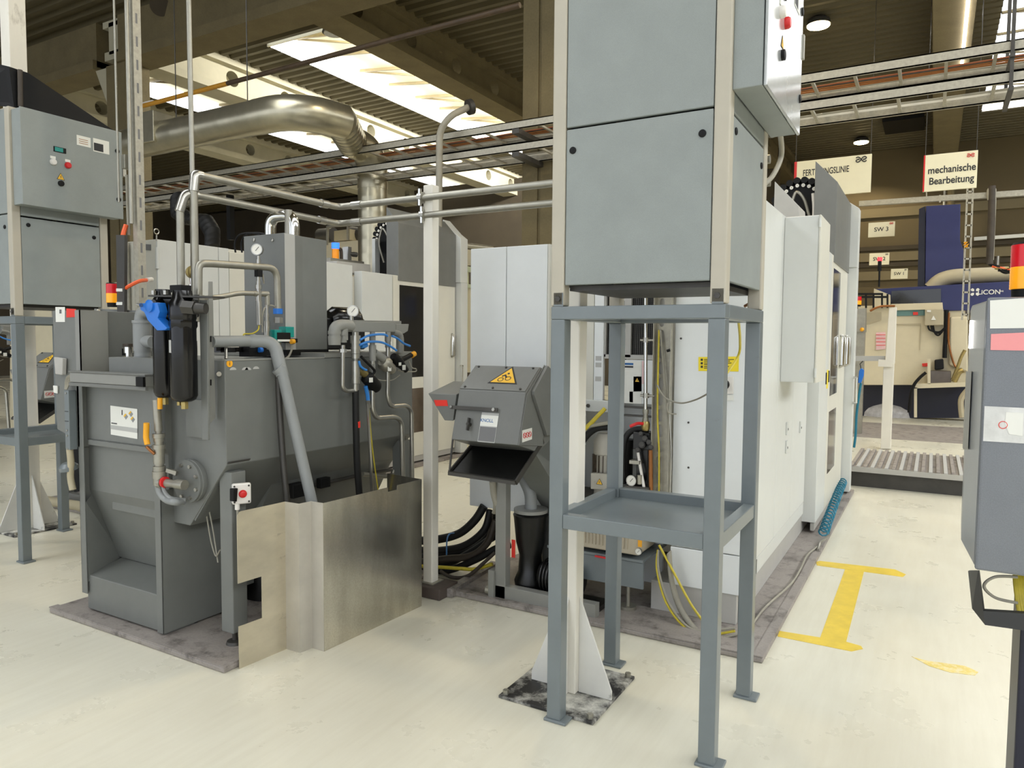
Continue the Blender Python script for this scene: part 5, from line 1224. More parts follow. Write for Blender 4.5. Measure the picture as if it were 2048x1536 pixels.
part('sensor_lead', G().tube(spline([m(818, 722), m(824, 735), m(832, 738), m(830, 743), m(806, 743), m(795, 740)]), .004, 6), 'cable_grey', l3)
part('big_return_pipe', G().tube([m(784, 664, XM-.08), m(800, 668, XM-.08), m(800, 705, XM-.08)], .026, 14, fil=.08), 'manifold_grey', r)
for pts in ([(720, 680), (735, 672), (752, 669), (768, 669), (775, 672)], [(720, 690), (735, 684), (760, 684), (778, 691), (793, 701)], [(784, 672), (795, 677), (808, 687), (820, 692)], [(718, 722), (721, 732), (728, 738), (733, 740)]):
    part('air_hose', G().tube(spline([m(a, b, XM+.03) for a, b in pts]), .007, 8), 'blue_hose', r)
part('blue_bundle', G().tube(spline([m(731, 772), m(735, 790), m(736, 803)]), .012, 8).tube(spline([m(733, 690), m(728, 692), m(722, 692)]), .014, 8), 'blue_hose', r)
bh = part('black_hose', G().tube(spline([m(711, 780), m(712, 840), m(714, 920), m(719, 990), m(722, 1030)]), .02, 14), 'rubber', r)
part('red_tape', G().cyl(m(713.5, 855), m(713, 843), .0215), 'red_sticker', bh)
part('thin_tube', G().tube(spline([m(735, 790), m(736, 820), m(741, 920), m(745, 1005)]), .009, 8).tube([m(735, 800), m(738, 815)], .013, 8), 'steel', r)
part('thin_wire', G().tube(spline([m(738, 820), m(745, 900), m(757, 985)]), .004, 6), 'yellow_cable', r)
part('loop_wire', G().tube(spline([m(751, 757), m(765, 761), m(785, 760), m(800, 750)]), .003, 6), 'cable_grey', r)
dup(r, (-4.84, 0, 0), 'dark valve fittings with hoses at the far left edge behind the stand')
# black motor behind the gauge
r = root('pump_motor', 'glossy black pump motor behind the pressure gauge of the valve manifold', 'motor', m(680, 640, -3.25))
part('motor_housing', G().lathe(m(656, 640, -3.3), (.2, 1, 0), [(0, .06), (.03, .085), (.2, .085), (.23, .06)], 8), 'black_gloss', r)
part('lower_casing', G().obox(m(672, 668, -3.35), (.09, 0, 0), (0, .18, 0), (0, 0, .1)), 'black_oily', r, .01)
# clutter under the hopper
single('hose_reel_drum', G().lathe(V((-3.5, 3.1, .03)), (0, 0, 1), [(0, .16), (.5, .16), (.52, .1)], 24), 'black_oily', 'dark round drum in the shade under the filter hopper', 'drum')
r = root('hose_clamp_rail', 'dark hose line with black clamps under the hopper behind the guard', 'pipe', (-3.15, 3.3, .5))
part('rail', G().tube([aX(575, 985, -3.2), aX(640, 968, -3.2), aX(735, 947, -3.2), aX(782, 940, -3.2)], .012, 8), 'dark_steel', r)
part('clamp', G().obox(aX(647, 965, -3.17), (.02, 0, 0), (0, .04, 0), (0, 0, .03)), 'black_matt', r, .004)
part('clamp', G().obox(aX(592, 980, -3.17), (.03, 0, 0), (0, .05, 0), (0, 0, .04)), 'black_matt', r, .004)
part('bent_tube', G().tube([aX(725, 948, -3.1), aX(770, 953, -3.1), aX(785, 950, -3.1), aX(788, 940, -3.1)], .015, 10, fil=.05), 'steel_dull', r)
# ================================================================== white post in the middle
r = root('pipe_post', 'slim white post with a dark base block carrying the two long pipes', 'post', (-2.70, 3.68, 0))
part('post', G().box(-2.735, -2.665, 3.645, 3.715, .07, 2.535), 'post_white', r, .006)
part('base_block', G().box(-2.79, -2.56, 3.58, 3.78, 0, .07), 'post_base', r, .006)
part('crumb_weld', G().box(-2.76, -2.64, 3.62, 3.74, .07, .078), 'steel_dull', r)
# hoses and cables on the floor between post and conveyor
mats = ['rubber', 'rubber', 'rubber_brown', 'rubber', 'yellow_cable', 'rubber', 'rubber_brown', 'rubber']
labs = ['thick black hose rising to the white cabinet, uppermost of the floor bundle', 'black hose curving up to the cabinet just under the topmost one', 'brown hose in the middle of the floor bundle behind the white post',
        'black hose low in the floor bundle passing behind the white post', 'dirty yellow cable lying in the floor hose bundle', 'black hose at the back of the floor bundle', 'thin brown hose sagging lowest in the floor bundle', 'black hose ending under the conveyor frame']
hp = [([(835, 1082), (880, 1078), (920, 1066), (950, 1040), (968, 1012)], 3.96, .028),
      ([(835, 1100), (885, 1100), (930, 1090), (968, 1060), (980, 1020)], 4.0, .024),
      ([(835, 1125), (890, 1118), (940, 1112), (975, 1085), (990, 1040)], 4.02, .024),
      ([(835, 1140), (890, 1128), (940, 1105), (985, 1075), (1010, 1060)], 4.08, .026),
      ([(835, 1132), (875, 1134), (920, 1137), (950, 1138), (985, 1128)], 3.9, .012),
      ([(835, 1112), (890, 1110), (950, 1095), (985, 1060), (995, 1020)], 4.16, .03),
      ([(880, 1142), (905, 1155), (935, 1152), (965, 1128), (990, 1105)], 3.88, .012),
      ([(835, 1160), (890, 1150), (950, 1120), (990, 1098), (1020, 1090)], 4.0, .024)]
for k, (px, y, rr) in enumerate(hp):
    pts = [aY(a, b, y+.02*j) for j, (a, b) in enumerate(px)]
    for p in pts: p.z = max(p.z, rr)
    single('floor_hose', G().tube(spline(pts), rr, 10), mats[k], labs[k], 'hose', 'hoses lying between post and conveyor')
single('ribbed_conduit', rib_tube(spline([aY(985, 962, 3.72), aY(988, 990, 3.74), aY(993, 1010, 3.76), aY(990, 1025, 3.8)]), .02, .02), 'cable_grey', 'ribbed grey conduit drooping beside the conveyor leg', 'hose')
single('cable_tie_wire', G().tube(spline([aY(893, 1110, 3.9), aY(894, 1080, 3.88), aY(899, 1068, 3.9), aY(908, 1066, 3.95)]), .005, 6), 'blue_grey', 'thin blue wire loop standing up from the floor hoses', 'cable')
single('edge_angle', G().bar(aZ(897, 1186, .03), aZ(990, 1130, .03), .06, .05), 'mat_rubber', 'dark angle strip along the mat edge beside the conveyor foot', 'trim')
# ================================================================== far left: black hood plate, strut, pipes
r = root('deflector_plate', 'black sloping sheet on top of the far left tower cabinet', 'sheet', (-5.5, 3.0, 3.16))
XL = -5.51
part('sheet', G().prism([aX(-80, 110, XL-.35), aX(18, 133, XL), aX(57, 146, XL), aX(232, 264, XL), aX(232, 268, XL), aX(28, 214, XL), aX(-80, 205, XL-.3)], (-.012, 0, 0)), 'black_matt', r)
part('support_rod', G().cyl(aX(41, 213, XL+.02), aX(40, 140, XL+.02), .016), 'rubber_brown', r)
# galvanised strut with conduit
r = root('strut_channel', 'galvanised slotted strut channel rising to the roof beside the concrete column', 'strut', aX(270, 470, -5.0))
Xs = -5.0
a, b = aX(283, 620, Xs), aX(277, -40, Xs)
w = .05
part('channel', G().box(Xs-.001, Xs+.05, a.y-.05, a.y-.045, 0, 4.6).box(Xs-.001, Xs, a.y-.05, a.y+.01, 1.3, 4.6).box(Xs+.05, Xs+.051, a.y-.05, a.y+.01, 1.3, 4.6), 'galvanised', r)
for k in range(20): part('slot', G().box(Xs+.0505, Xs+.0515, a.y-.03, a.y-.015, 1.4+.16*k, 1.47+.16*k), 'ink_grey', r)
part('conduit', G().cyl((Xs+.03, a.y-.08, 2.4), (Xs+.03, a.y-.08, 4.6), .014).cyl((Xs-.05, a.y-.12, 2.55), (Xs-.05, a.y-.12, 4.6), .008), 'steel_dull', r)
bx = part('junction_box', G().obox(aX(256, 325, -5.05), (.02, 0, 0), (0, .04, 0), (0, 0, .05)), 'steel_dull', r, .004)
part('cable_drop', G().tube([aX(254, 350, -5.05), aX(256, 420, -5.05), aX(258, 470, -5.05)], .012, 8), 'cable_grey', bx)
part('orange_hose', G().tube(spline([aX(252, 450, -5.05), aX(246, 470, -5.05), aX(244, 490, -5.05)]), .016, 8), 'orange', r)
g = G()
for k in range(3): g.tube([aX(278, 430+10*k, -4.97), aX(286, 432+10*k, -4.97)], .012, 8)
part('pipe_clip', g, 'steel', r)
# front cabinet of the left machine
r = root('electrical_cabinet', 'white electrical cabinet with a lifting eye at the back of the left machine', 'cabinet', (-6, 4.3, .05))
Xc = -5.77
y0, y1 = aX(313, 480, Xc).y, aX(492, 510, Xc).y+.1
part('carcass', G().box(-6.18, Xc-.02, y0, y1, .1, 2.43), 'machine_offwhite', r, .004)
s1 = aX(438, 560, Xc).y; s2 = aX(458, 560, Xc).y
part('side_door', G().box(Xc-.02, Xc, y0+.004, s1-.004, .12, 2.43), 'machine_white', r, .004)
part('side_door', G().box(Xc-.02, Xc, s1, s2, .12, 2.43), 'machine_white', r, .003)
part('side_door', G().box(Xc-.02, Xc+.004, s2+.003, y1, .12, 2.40), 'machine_offwhite', r, .003)
part('lifting_eye', G().tube([aX(313, 463, Xc)+V((.0, .022*math.cos(a*PI/8), .022*math.sin(a*PI/8))) for a in range(17)], .005, 8).cyl(aX(313, 470, Xc), aX(313, 482, Xc), .006), 'steel', r)
part('hinge', G().cyl((Xc+.004, y0, 2.18), (Xc+.004, y0, 2.36), .016), 'machine_white', r)
part('dark_plate', G().prism([aY(287, 488, y0-.001), aY(302, 489, y0-.001), aY(302, 501, y0-.001), aY(287, 500, y0-.001)], (0, -.002, 0)), 'ink_grey', r)
g = G()
for k in range(16): g.box(-6.19+.012*(k % 2), -6.185+.012*(k % 2), y0-.03, y0-.026, 1.55+.05*k, 1.575+.05*k)
st = part('slotted_strut', G().box(-6.2, -6.14, y0-.025, y0-.01, 1.3, 2.42), 'galvanised', r)
part('strut_slot', g, 'ink', st)
# things on top of the left machine
o = root('beacon_lamp', 'small blue glowing beacon on an amber stem above the left machine', 'signal lamp', aX(670, 515, -6.2))
q = lambda px, py, X=-6.2: aX(px, py, X)
part('blue_lens', G().cyl(q(671, 497), q(671, 486), .045), 'blue_lamp', o)
part('amber_stem', G().cyl(q(671, 518), q(671, 498), .04), 'amber', o)
part('bent_cable', G().tube(spline([q(676, 500), q(682, 500), q(683, 522)]), .02, 8), 'rubber_brown', o)
o = root('top_unit', 'bare rails and small cylinders lying on the roof of the left machine', 'machine part', q(690, 540))
part('rail', G().bar(q(655, 520), q(722, 528), .1, .05), 'steel_dull', o)
part('upright', G().bar(q(693, 540), q(693, 494), .09, .04).bar(q(699, 540), q(699, 494), .03, .04), 'steel', o)
part('cylinder', G().lathe(q(699, 508), (.3, 1, 0), [(0, .02), (.05, .03), (.1, .03)], 14), 'dark_steel', o)
part('support_block', G().bar(q(655, 533), q(722, 540), .3, .12), 'skirt_grey', o)
# ================================================================== foreground control panel, right
yp = 2.2
p = lambda px, py, y=yp: aY(px, py, y)
r = root('operator_console', 'grey hammered operator console at the right edge with white upper area and red band', 'control panel', (.3, 2.4, 1.0))
TL, BL = p(1973, 595), p(1951, 1140)
x0 = (TL.x+BL.x)/2; z1, z0 = TL.z, BL.z; x1 = .62
d = part('front_door', G().box(x0, x1, yp, yp+.02, z0, z1), 'panel_paint', r, .006)
part('gap_strip', G().box(x0+.003, x1, yp+.02, yp+.035, z0, z1), 'licon_dark', r)
part('housing', G().prism([(x0, yp+.035, z0), (x1, yp+.035, z0), (x1, yp+.6, z0), (x0-.014, yp+.6, z0), (x0-.022, yp+.3, z0)], (0, 0, z1-z0-.005)), 'panel_paint', r, .006)
def onp(name, px, m, par, y=yp-.001): return part(name, G().prism([p(a, b, y) for a, b in px], (0, -.001, 0)), m, par)
w = onp('white_area', [(1980, 601), (2140, 590), (2140, 655), (1980, 657)], 'paper', d)  # flat white area on the upper door, its brightness put into the colour
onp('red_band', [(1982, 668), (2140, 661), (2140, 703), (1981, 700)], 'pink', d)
s = onp('clear_sleeve', [(1969, 812), (2050, 816), (2048, 887), (1966, 882)], 'clear_sleeve', d)
onp('white_slip', [(2012, 824), (2047, 826), (2045, 872), (2018, 868), (2010, 846)], 'paper', s, yp-.0025)
cc = p(2006, 850, yp-.003)
part('red_ring', G().tube([cc+V((.009*math.cos(a*PI/8), 0, .009*math.sin(a*PI/8))) for a in range(17)], .0009, 6), 'red_sticker', s)
part('status_light', G().box(x0-.024, x0-.02, yp+.28, yp+.33, 1.585, 1.665), 'led', r)
part('side_strip', G().box(x0-.03, x0-.018, yp+.22, yp+.26, 1.30, 1.52), 'steel_dull', r)
part('apron', G().prism([p(1936, 1142, yp+.25), p(1956, 1142), p(1970, 1250), p(1944, 1217, yp+.1)], (.004, .01, 0)), 'panel_dark', r)
part('apron_floor', G().prism([p(1970, 1250), p(2250, 1290), p(2250, 1240), p(1966, 1222)], (0, .02, 0)), 'panel_dark', r)
g = G()
for k in range(5): g.tube(spline([p(2030+5*k, 1150, yp+.1), p(2034+5*k, 1190, yp+.08), p(2044+5*k, 1235, yp+.06), p(2075, 1260, yp+.06)]), .006, 8)
part('cable_bundle', g, 'yellow_cable', r)
part('grey_cable', G().tube(spline([p(2035, 1154, yp+.05), p(1990, 1154, yp+.04), p(1968, 1172, yp+.04), p(1990, 1195, yp+.05), p(2035, 1206, yp+.06)]), .004, 8), 'cable_grey', r)
part('pedestal', G().box(p(2034, 1400, yp+.1).x, .34, yp+.1, yp+.3, .0, .9), 'licon_dark', r, .006)
part('pedestal_base', G().box(.12, .62, yp-.05, yp+.5, 0, .05), 'skirt_grey', r, .006)
c = V((p(2052, 590, yp+.12).x, yp+.12, z1))
signal(c, .037, p(2050, 488, yp+.12).z-z1, 'large red and amber signal lamp on the control panel at the right edge')
# ================================================================== hanging signs
def logo(par, o, xd, zd, s, m):
    F = frame_on(o, xd, zd); g = G()
    def stroke(pts, w):
        q = [F(a*s, b*s, .001) for a, b in pts]
        for i in range(len(q)-1): g.bar(q[i], q[i+1], .002, w*s, zd)
    g2 = G(); P = lambda pts: [F(a*s, b*s, .004) for a, b in spline([V((a, b, 0)) for a, b in pts], 6)] if 0 else [F(v.x*s, v.y*s, .004) for v in spline([V((a, b, 0)) for a, b in pts], 6)]
    g2.tube(P([(-.95, .35), (-.6, .5), (-.25, .3), (.0, 0), (.3, -.35), (.65, -.5), (.95, -.3)]), .1*s, 6)
    g2.tube(P([(0, 0), (-.3, -.38), (-.65, -.48), (-.92, -.25), (-.7, .02), (-.3, .04)]), .1*s, 6)
    g2.tube(P([(0, 0), (.3, .38), (.65, .48), (.92, .25), (.7, -.02), (.3, -.04)]), .1*s, 6)
    return part('logo', g2, m, par)
def sign(px, y, lines, lab, red=None, logom=None, sz=.0, wires=True, grp='hanging aisle signs', bold=.012, shift=0.0, squeeze=1):
    a = aY(*px[0], y); b = aY(*px[1], y)               # top left, bottom right
    x0, x1, zt, zb = a.x, b.x, a.z, b.z; W, H = x1-x0, zt-zb
    r = root('hanging_sign', lab, 'sign', ((x0+x1)/2, y, zb), grp)
    bd = part('board', G().box(x0, x1, y, y+.04, zb, zt), 'sign_cream', r, .004)
    if red: part('red_edge', G().box(x0, x0+red*W, y-.003, y, zb, zt), 'red', bd)
    for k, (s, fx, fz, h) in enumerate(lines):
        part('sign_text', text_g(s, (x0+W*fx, y-.004, zb+H*fz), (1, 0, 0), (0, 0, 1), h*H, bold, squeeze=squeeze), 'ink', bd)
    if logom: logo(bd, (x1-W*.13, y-.006, zt-H*.12), (1, 0, 0), (0, 0, 1), W*.07, logom)
    if wires:
        for xx in (x0+.02, x1-.02): part('suspension_wire', G().cyl((xx, y+.02, zt), (xx, y+.02, DECK), .006, seg=5), 'dark_steel', r)
    return r
sign(((1848, 311), (1953, 375)), 14.0, [('mechanische', .53, .56, .27), ('Bearbeitung', .53, .26, .27)], 'hanging sign reading mechanische Bearbeitung with a red edge', .03, 'red', bold=.018, squeeze=.82)
sign(((1589, 324), (1741, 384)), 14.5, [('FERTIGUNGSLINIE', .42, .66, .24)], 'hanging sign reading FERTIGUNGSLINIE, partly hidden by the grey hood', .035, 'ink', squeeze=.6)
sign(((1737, 446), (1789, 472)), 19.0, [('SW 3', .5, .5, .4)], 'small cream hanging sign reading SW 3', None, 'red', wires=False, grp='small numbered signs')
sign(((1739, 507), (1778, 529)), 22.0, [('SW 2', .5, .5, .42)], 'small cream sign reading SW 2 behind the red beacon', None, 'ink', wires=False, grp='small numbered signs')
sign(((1782, 538), (1815, 557)), 25.0, [('SW 1', .5, .5, .42)], 'small cream sign reading SW 1, lowest of the three numbered signs', None, 'ink', wires=False, grp='small numbered signs')
# ================================================================== background machine at the right
YB = 17.0
b = lambda px, py, y=YB: aY(px, py, y)
def slab(pts, depth, y=YB): return G().prism([aY(a, c, y) for a, c in pts], (0, depth, 0))
r = root('blue_machine', 'dark blue and cream machine tool in the background with white lettering', 'machine', b(1850, 838))
part('cream_base', slab([(1716, 612), (1930, 606), (1935, 770), (1714, 770)], 2.0), 'cream', r, .01)
part('base_shade_slab', slab([(1712, 770), (1940, 770), (1940, 836), (1712, 836)], .3, YB+.6), 'licon_dark', r)  # solid dark slab, shade under the base put into its colour
bt = part('blue_column', slab([(1852, 412), (1921, 408), (1920, 480), (1927, 500), (1926, 590), (1850, 590)], 1.6, YB+.4), 'licon_blue', r, .01)
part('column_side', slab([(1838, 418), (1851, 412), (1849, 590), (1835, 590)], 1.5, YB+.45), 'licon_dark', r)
part('blue_body', slab([(1750, 578), (2140, 556), (2140, 616), (1885, 622), (1752, 600)], 1.5, YB-.05), 'licon_blue', r, .01)
part('dark_window', slab([(1783, 582), (1882, 577), (1882, 605), (1783, 607)], .02, YB-.08), 'glass_dark', r)
part('cream_wing', slab([(1748, 577), (1781, 590), (1781, 612), (1746, 616)], .4, YB-.1), 'cream', r, .004)
part('cream_fascia', slab([(1782, 608), (1885, 605), (1886, 618), (1782, 621)], .3, YB-.08), 'cream', r)
part('teal_band', slab([(1793, 620), (1851, 619), (1851, 631), (1793, 632)], .02, YB-.03), 'teal_band', r)
part('red_mark', slab([(1826, 624), (1836, 624), (1836, 630), (1826, 630)], .01, YB-.05), 'red_sticker', r)
s = part('lettering', text_g('LiCON', b(1978, 584.5, YB-.07), (1, 0, 0), (0, 0, 1), .125, .015), 'paper', r)
part('lettering', text_g('mt', b(2003, 582, YB-.07), (1, 0, 0), (0, 0, 1), .06, .01), 'paper', r)
F = frame_on(b(1950, 584, YB-.07), (1, 0, 0), (0, 0, 1)); g = G()
for k in range(4):
    a = PI/4+k*PI/2; u = (math.cos(a), math.sin(a)); n = (-u[1], u[0])
    pts = [(.02, 0), (.05, .028), (.085, .022), (.09, 0), (.085, -.022), (.05, -.028)]
    g.prism([F(u[0]*q+n[0]*w, u[1]*q+n[1]*w, 0) for q, w in pts], (0, -.004, 0))
part('petal_logo', g, 'paper', r)
jb = part('junction_box', slab([(1850, 619), (1887, 618), (1887, 650), (1849, 651)], .15, YB-.2), 'cream_dark', r, .01)
part('white_triangle', slab([(1862, 640), (1872, 640), (1867, 631)], .01, YB-.22), 'paper', jb)
part('white_tag', slab([(1854, 620), (1862, 620), (1862, 624), (1854, 624)], .01, YB-.22), 'paper', jb)
for k, (dx, dy) in enumerate(((0, 0), (4, 4), (-6, -2))):
    part('cable_loop', G().tube(spline([b(1862+dx, 651, YB-.15), b(1866+dx, 662+dy, YB-.15), b(1878, 666+dy, YB-.15), b(1890, 655, YB-.15)]), .02, 6), 'black_matt', r)
part('cable_trunk', G().tube(spline([b(1893, 620, YB-.12), b(1892, 660, YB-.12), b(1890, 690, YB-.12), b(1889, 716, YB-.12)]), .04, 8), 'black_matt', r)
part('brown_hose', G().tube(spline([b(1898, 625, YB-.15), b(1897, 680, YB-.15), b(1905, 720, YB-.15), b(1912, 735, YB-.15)]), .02, 6), 'copper', r)
part('cream_drum', slab([(1900, 634), (1936, 632), (1936, 745), (1898, 730)], .5, YB-.1), 'cream', r, .03)
part('panel_seam', slab([(1790, 648), (1842, 647), (1842, 649), (1840, 700), (1839, 700), (1840, 650), (1790, 650)], .01, YB-.02), 'cream_dark', r)
part('red_warning', slab([(1844, 727), (1855, 726), (1855, 733), (1845, 733)], .01, YB-.03), 'red_sticker', r)
part('side_panels', slab([(1731, 625), (1762, 624), (1762, 640), (1731, 650)], .02, YB-.03), 'cream_dark', r)
st = part('pink_label_stack', slab([(1752, 665), (1771, 664), (1771, 698), (1752, 700)], .02, YB-.03), 'pink_light', r)
g = G()
for k in range(4):
    for a in ((1752, 1771),): g.prism([b(a[0], 669+7*k, YB-.05), b(a[1], 669+7*k, YB-.05), b(a[1], 670+7*k, YB-.05), b(a[0], 670+7*k, YB-.05)], (0, .005, 0))
part('label_rule', g, 'red_sticker', st)
# exhaust duct over the blue machine
single('exhaust_pipe', G().tube([b(1862, 578, YB+.3), b(1880, 560, YB+.3), b(1905, 553, YB+.3), b(2120, 544, YB+.3)], .15, 16, fil=.5), 'cream_dark', 'thick pale exhaust pipe lying along the top of the blue machine', 'pipe')
# bench with tank in front of it
r = root('steel_bench', 'pale steel bench under a small tank in front of the blue machine', 'bench', b(1880, 836, 16.6))
y = 16.6
part('bench_top', slab([(1828, 768), (1945, 764), (1945, 773), (1828, 777)], .8, y), 'cream', r)
for px in (1828, 1934): part('bench_leg', slab([(px, 775), (px+6, 775), (px+6, 835), (px, 835)], .07, y), 'cream', r)
part('curved_pipe', G().tube(spline([aY(1935, 780, y), aY(1922, 800, y), aY(1924, 835, y)]), .05, 8), 'cream_dark', r)
q = root('small_tank', 'small glassy tank with black motor on the pale bench', 'tank', aY(1882, 768, 16.7))
part('tank', slab([(1860, 741), (1902, 742), (1902, 766), (1860, 767)], .4, 16.7), 'glass_brown', q, .01)
part('black_motor', slab([(1869, 720), (1887, 718), (1888, 738), (1869, 740)], .3, 16.7), 'black_matt', q, .02)
part('pump_pipes', G().tube(spline([aY(1905, 760, 16.7), aY(1915, 735, 16.7), aY(1922, 715, 16.7), aY(1930, 700, 16.7)]), .03, 8).tube(spline([aY(1908, 764, 16.7), aY(1918, 745, 16.7), aY(1926, 740, 16.7)]), .05, 8), 'brass', q)
single('cream_post_box', slab([(1855, 718), (1861, 718), (1861, 768), (1855, 768)], .1, 16.6), 'cream', 'short cream upright with a switch box beside the small tank', 'post')
single('black_hose', G().tube(spline([aY(1852, 745, 16.5), aY(1840, 755, 16.5), aY(1828, 770, 16.5), aY(1822, 790, 16.5), aY(1818, 825, 16.5)]), .03, 8), 'black_matt', 'black hose hanging down beside the pale bench', 'hose')
# plastic bag on the floor
c = aZ(1775, 832, 0); g = G(); rs = []
random.seed(3)
for i in range(7):
    t = i/6; z = .33*math.sin(t*PI/2); rr = .75*math.cos(t*PI/2)**.6+.02
    rs.append([c+V((rr*math.cos(2*PI*k/18)*(1+.08*random.random())*.75, rr*.5*math.sin(2*PI*k/18), z*(.9+.2*random.random()))) for k in range(18)])
single('plastic_bag', g.rings(rs), 'plastic_bag', 'crumpled translucent plastic bag on the floor under the blue machine', 'bag')
# railing, beacons, small cabinet at the left of it
r = root('black_railing', 'low black railing on top of the cream machine', 'railing', b(1735, 615, 16.4))
for a, c in (((1700, 588), (1766, 588)), ((1700, 594), (1776, 594))): part('rail', G().bar(b(*a, 16.4), b(*c, 16.4), .04, .04), 'black_matt', r)
for px in (1732, 1747, 1764, 1775): part('baluster', G().bar(b(px, 588, 16.4), b(px, 616, 16.4), .035, .035), 'black_matt', r)
signal(b(1716, 613, 16.3), .06, .2, 'tiny red and amber signal lamp behind the black railing', grp=None)
r = root('beacon_pole', 'thin black pole with a glowing red lamp in front of the SW 2 sign', 'signal lamp', b(1758, 574, 16.8))
part('pole', G().cyl(b(1758, 574, 16.8), b(1759, 542, 16.8), .018), 'black_matt', r)
part('lamp_base', G().cyl(b(1759, 542, 16.8), b(1759.5, 522, 16.8), .035), 'black_matt', r)
part('red_lens', G().cyl(b(1759.5, 522, 16.8), b(1760, 515, 16.8), .045), 'red_lamp', r)
o = single('grey_cabinet', slab([(1712, 618), (1731, 616), (1730, 664), (1711, 664)], .3, 14.0).box(aY(1712, 664, 14.05).x, aY(1730, 664, 14.05).x, 14.05, 14.2, 0, aY(1712, 664, 14.05).z), 'steel_dull', 'small bare metal cabinet beyond the end of the right machine', 'cabinet')
part('yellow_knob', G().sphere(aY(1724, 659, 13.97), .035), 'yellow_tag', o)
# gate post and arm
y = 12.2
r = root('gate_post', 'white leaning gate post beyond the ribbed platform', 'post', aZ(1768, 899, 0))
part('upper_post', slab([(1778, 616), (1793, 614), (1789, 728), (1770, 726)], .16, y), 'post_white', r, .006)
part('lower_post', slab([(1767, 728), (1788, 728), (1781, 898), (1761, 898)], .16, y+.02), 'post_white', r, .006)
part('gate_rail', slab([(1705, 712), (1770, 712), (1770, 722), (1705, 722)], .06, y+.05), 'paper_grey', r)
part('rail_bracket', slab([(1757, 719), (1787, 721), (1785, 734), (1756, 733)], .05, y-.04), 'post_white', r)
part('top_pipe', G().tube(spline([aY(1740, 622, y), aY(1760, 613, y), aY(1790, 612, y)]), .016, 8), 'copper', r)
r = root('air_gun', 'blue air gun hanging on a hose from the gate rail', 'tool', aY(1722, 760, 12.0))
part('body', slab([(1718, 742), (1722, 736), (1728, 740), (1727, 752), (1722, 766), (1716, 766)], .06, 12.0), 'blue_lever', r, .008)
part('hose', G().tube(spline([aY(1722, 766, 12.03), aY(1718, 790, 12.03), aY(1713, 830, 12.03), aY(1711, 870, 12.03), aY(1708, 895, 12.03)]), .018, 8), 'teal_hose', r)
part('hook', G().tube([aY(1722, 737, 12.03), aY(1720, 728, 12.03), aY(1726, 722, 12.03)], .008, 6), 'dark_steel', r)
# ribbed platform
r = root('ribbed_platform', 'low walk-on platform of ribbed worn boards across the aisle', 'platform', (-.2, 9.6, 0))
x0, x1, y0, y1, z = -.78, .62, 8.87, 10.45, .22
part('deck_plate', G().box(x0, x1, y0, y1, z-.03, z-.012), 'mat_rubber', r)
n = 20
for k in range(n):
    xa = x0+(x1-x0)*k/n; part('rib_board', G().box(xa+.008, xa+.045, y0+.01, y1-.01, z-.012, z+.012), 'paper_grey' if k % 2 else 'mat_rubber', r, .004)
part('front_edge', G().box(x0, x1, y0-.012, y0, z-.05, z+.006), 'skirt_grey', r)
part('side_wall', G().box(x0+.02, x1, y0+.05, y0+.07, 0, z-.03), 'dark_steel', r)
part('side_wall', G().box(x0+.02, x1, y1-.07, y1-.05, 0, z-.03), 'dark_steel', r)
single('aisle_strip', G().box(-1.2, 3.4, 13.6, 16.2, .0005, .004), 'mat_rubber', 'wide worn grey walkway strip crossing the aisle in the background', 'floor marking')
# ------------------------------------------------------------------ services above the background machine
y = 16.0
single('busbar_rail', G().prism([aY(1718, 402, y), aY(2140, 373, y), aY(2140, 385, y), aY(1718, 412, y)], (0, .1, 0)), 'galvanised', 'galvanised rail running level under the hanging signs', 'rail')
o = single('rail_hanger', G().bar(aY(1853, 376, y), aY(1853, 398, y), .03, .02).bar(aY(1880, 390, y), aY(1880, 405, y), .03, .03), 'galvanised', 'small hangers under the mechanische Bearbeitung sign', 'hanger')
r = root('cable_ladder_riser', 'narrow upright cable ladder standing in front of the blue machine', 'cable tray', aY(1928, 645, 15.5))
y = 15.5
A, B = (aY(1935, 372, y), aY(1946, 372, y)), (aY(1924, 640, y), aY(1936, 640, y))
for k in range(2): part('side_rail', G().bar(A[k], B[k], .03, .03), 'galvanised', r)
for k in range(12):
    t = (k+.5)/12; part('rung', G().bar(A[0].lerp(B[0], t), A[1].lerp(B[1], t), .03, .03), 'galvanised', r)
r = root('cable_drop', 'brown cable bundle looped over the galvanised rail at the right', 'cable', aY(1980, 525, 15.9))
y = 15.9
part('bundle', G().tube([aY(1984, 372, y), aY(1983, 440, y), aY(1979, 528, y)], .06, 10), 'rubber_brown', r)
part('loop_hose', G().tube([aY(1978, 400, y), aY(1977, 378, y), aY(1989, 376, y), aY(1989, 400, y), aY(1984, 520, y)], .03, 8, fil=.12), 'cable_grey', r)
r = root('cable_tangle', 'tangle of black and orange cables on top of the exhaust pipe', 'cable', aY(2000, 545, 16.2))
for k, m in enumerate(('black_matt', 'black_matt', 'orange', 'brass', 'black_matt')):
    part('loose_cable', G().tube(spline([aY(1972+6*k, 524+4*k, 16.2), aY(1990+5*k, 532+2*k, 16.2), aY(2010+4*k, 545-3*k, 16.2), aY(2030, 540+k, 16.2)]), .03, 6), m, r)
part('fitting', G().cyl(aY(1996, 512, 16.2), aY(1995, 530, 16.2), .03), 'steel', r)
single('strip_light', G().bar(aY(1948, 478, 26.36), aY(2140, 465, 26.36), .12, .1), 'paper', 'long white tube light on the back wall at the right', 'lamp')
part('striped_coil', G().tube([aY(1928, 486, 15.4), aY(1934, 484, 15.4), aY(1928, 490, 15.4), aY(1936, 488, 15.4), aY(1930, 495, 15.4), aY(1936, 493, 15.4)], .02, 6), 'yellow_tag', [x for x in bpy.data.objects if x.name == 'cable_ladder_riser'][0])
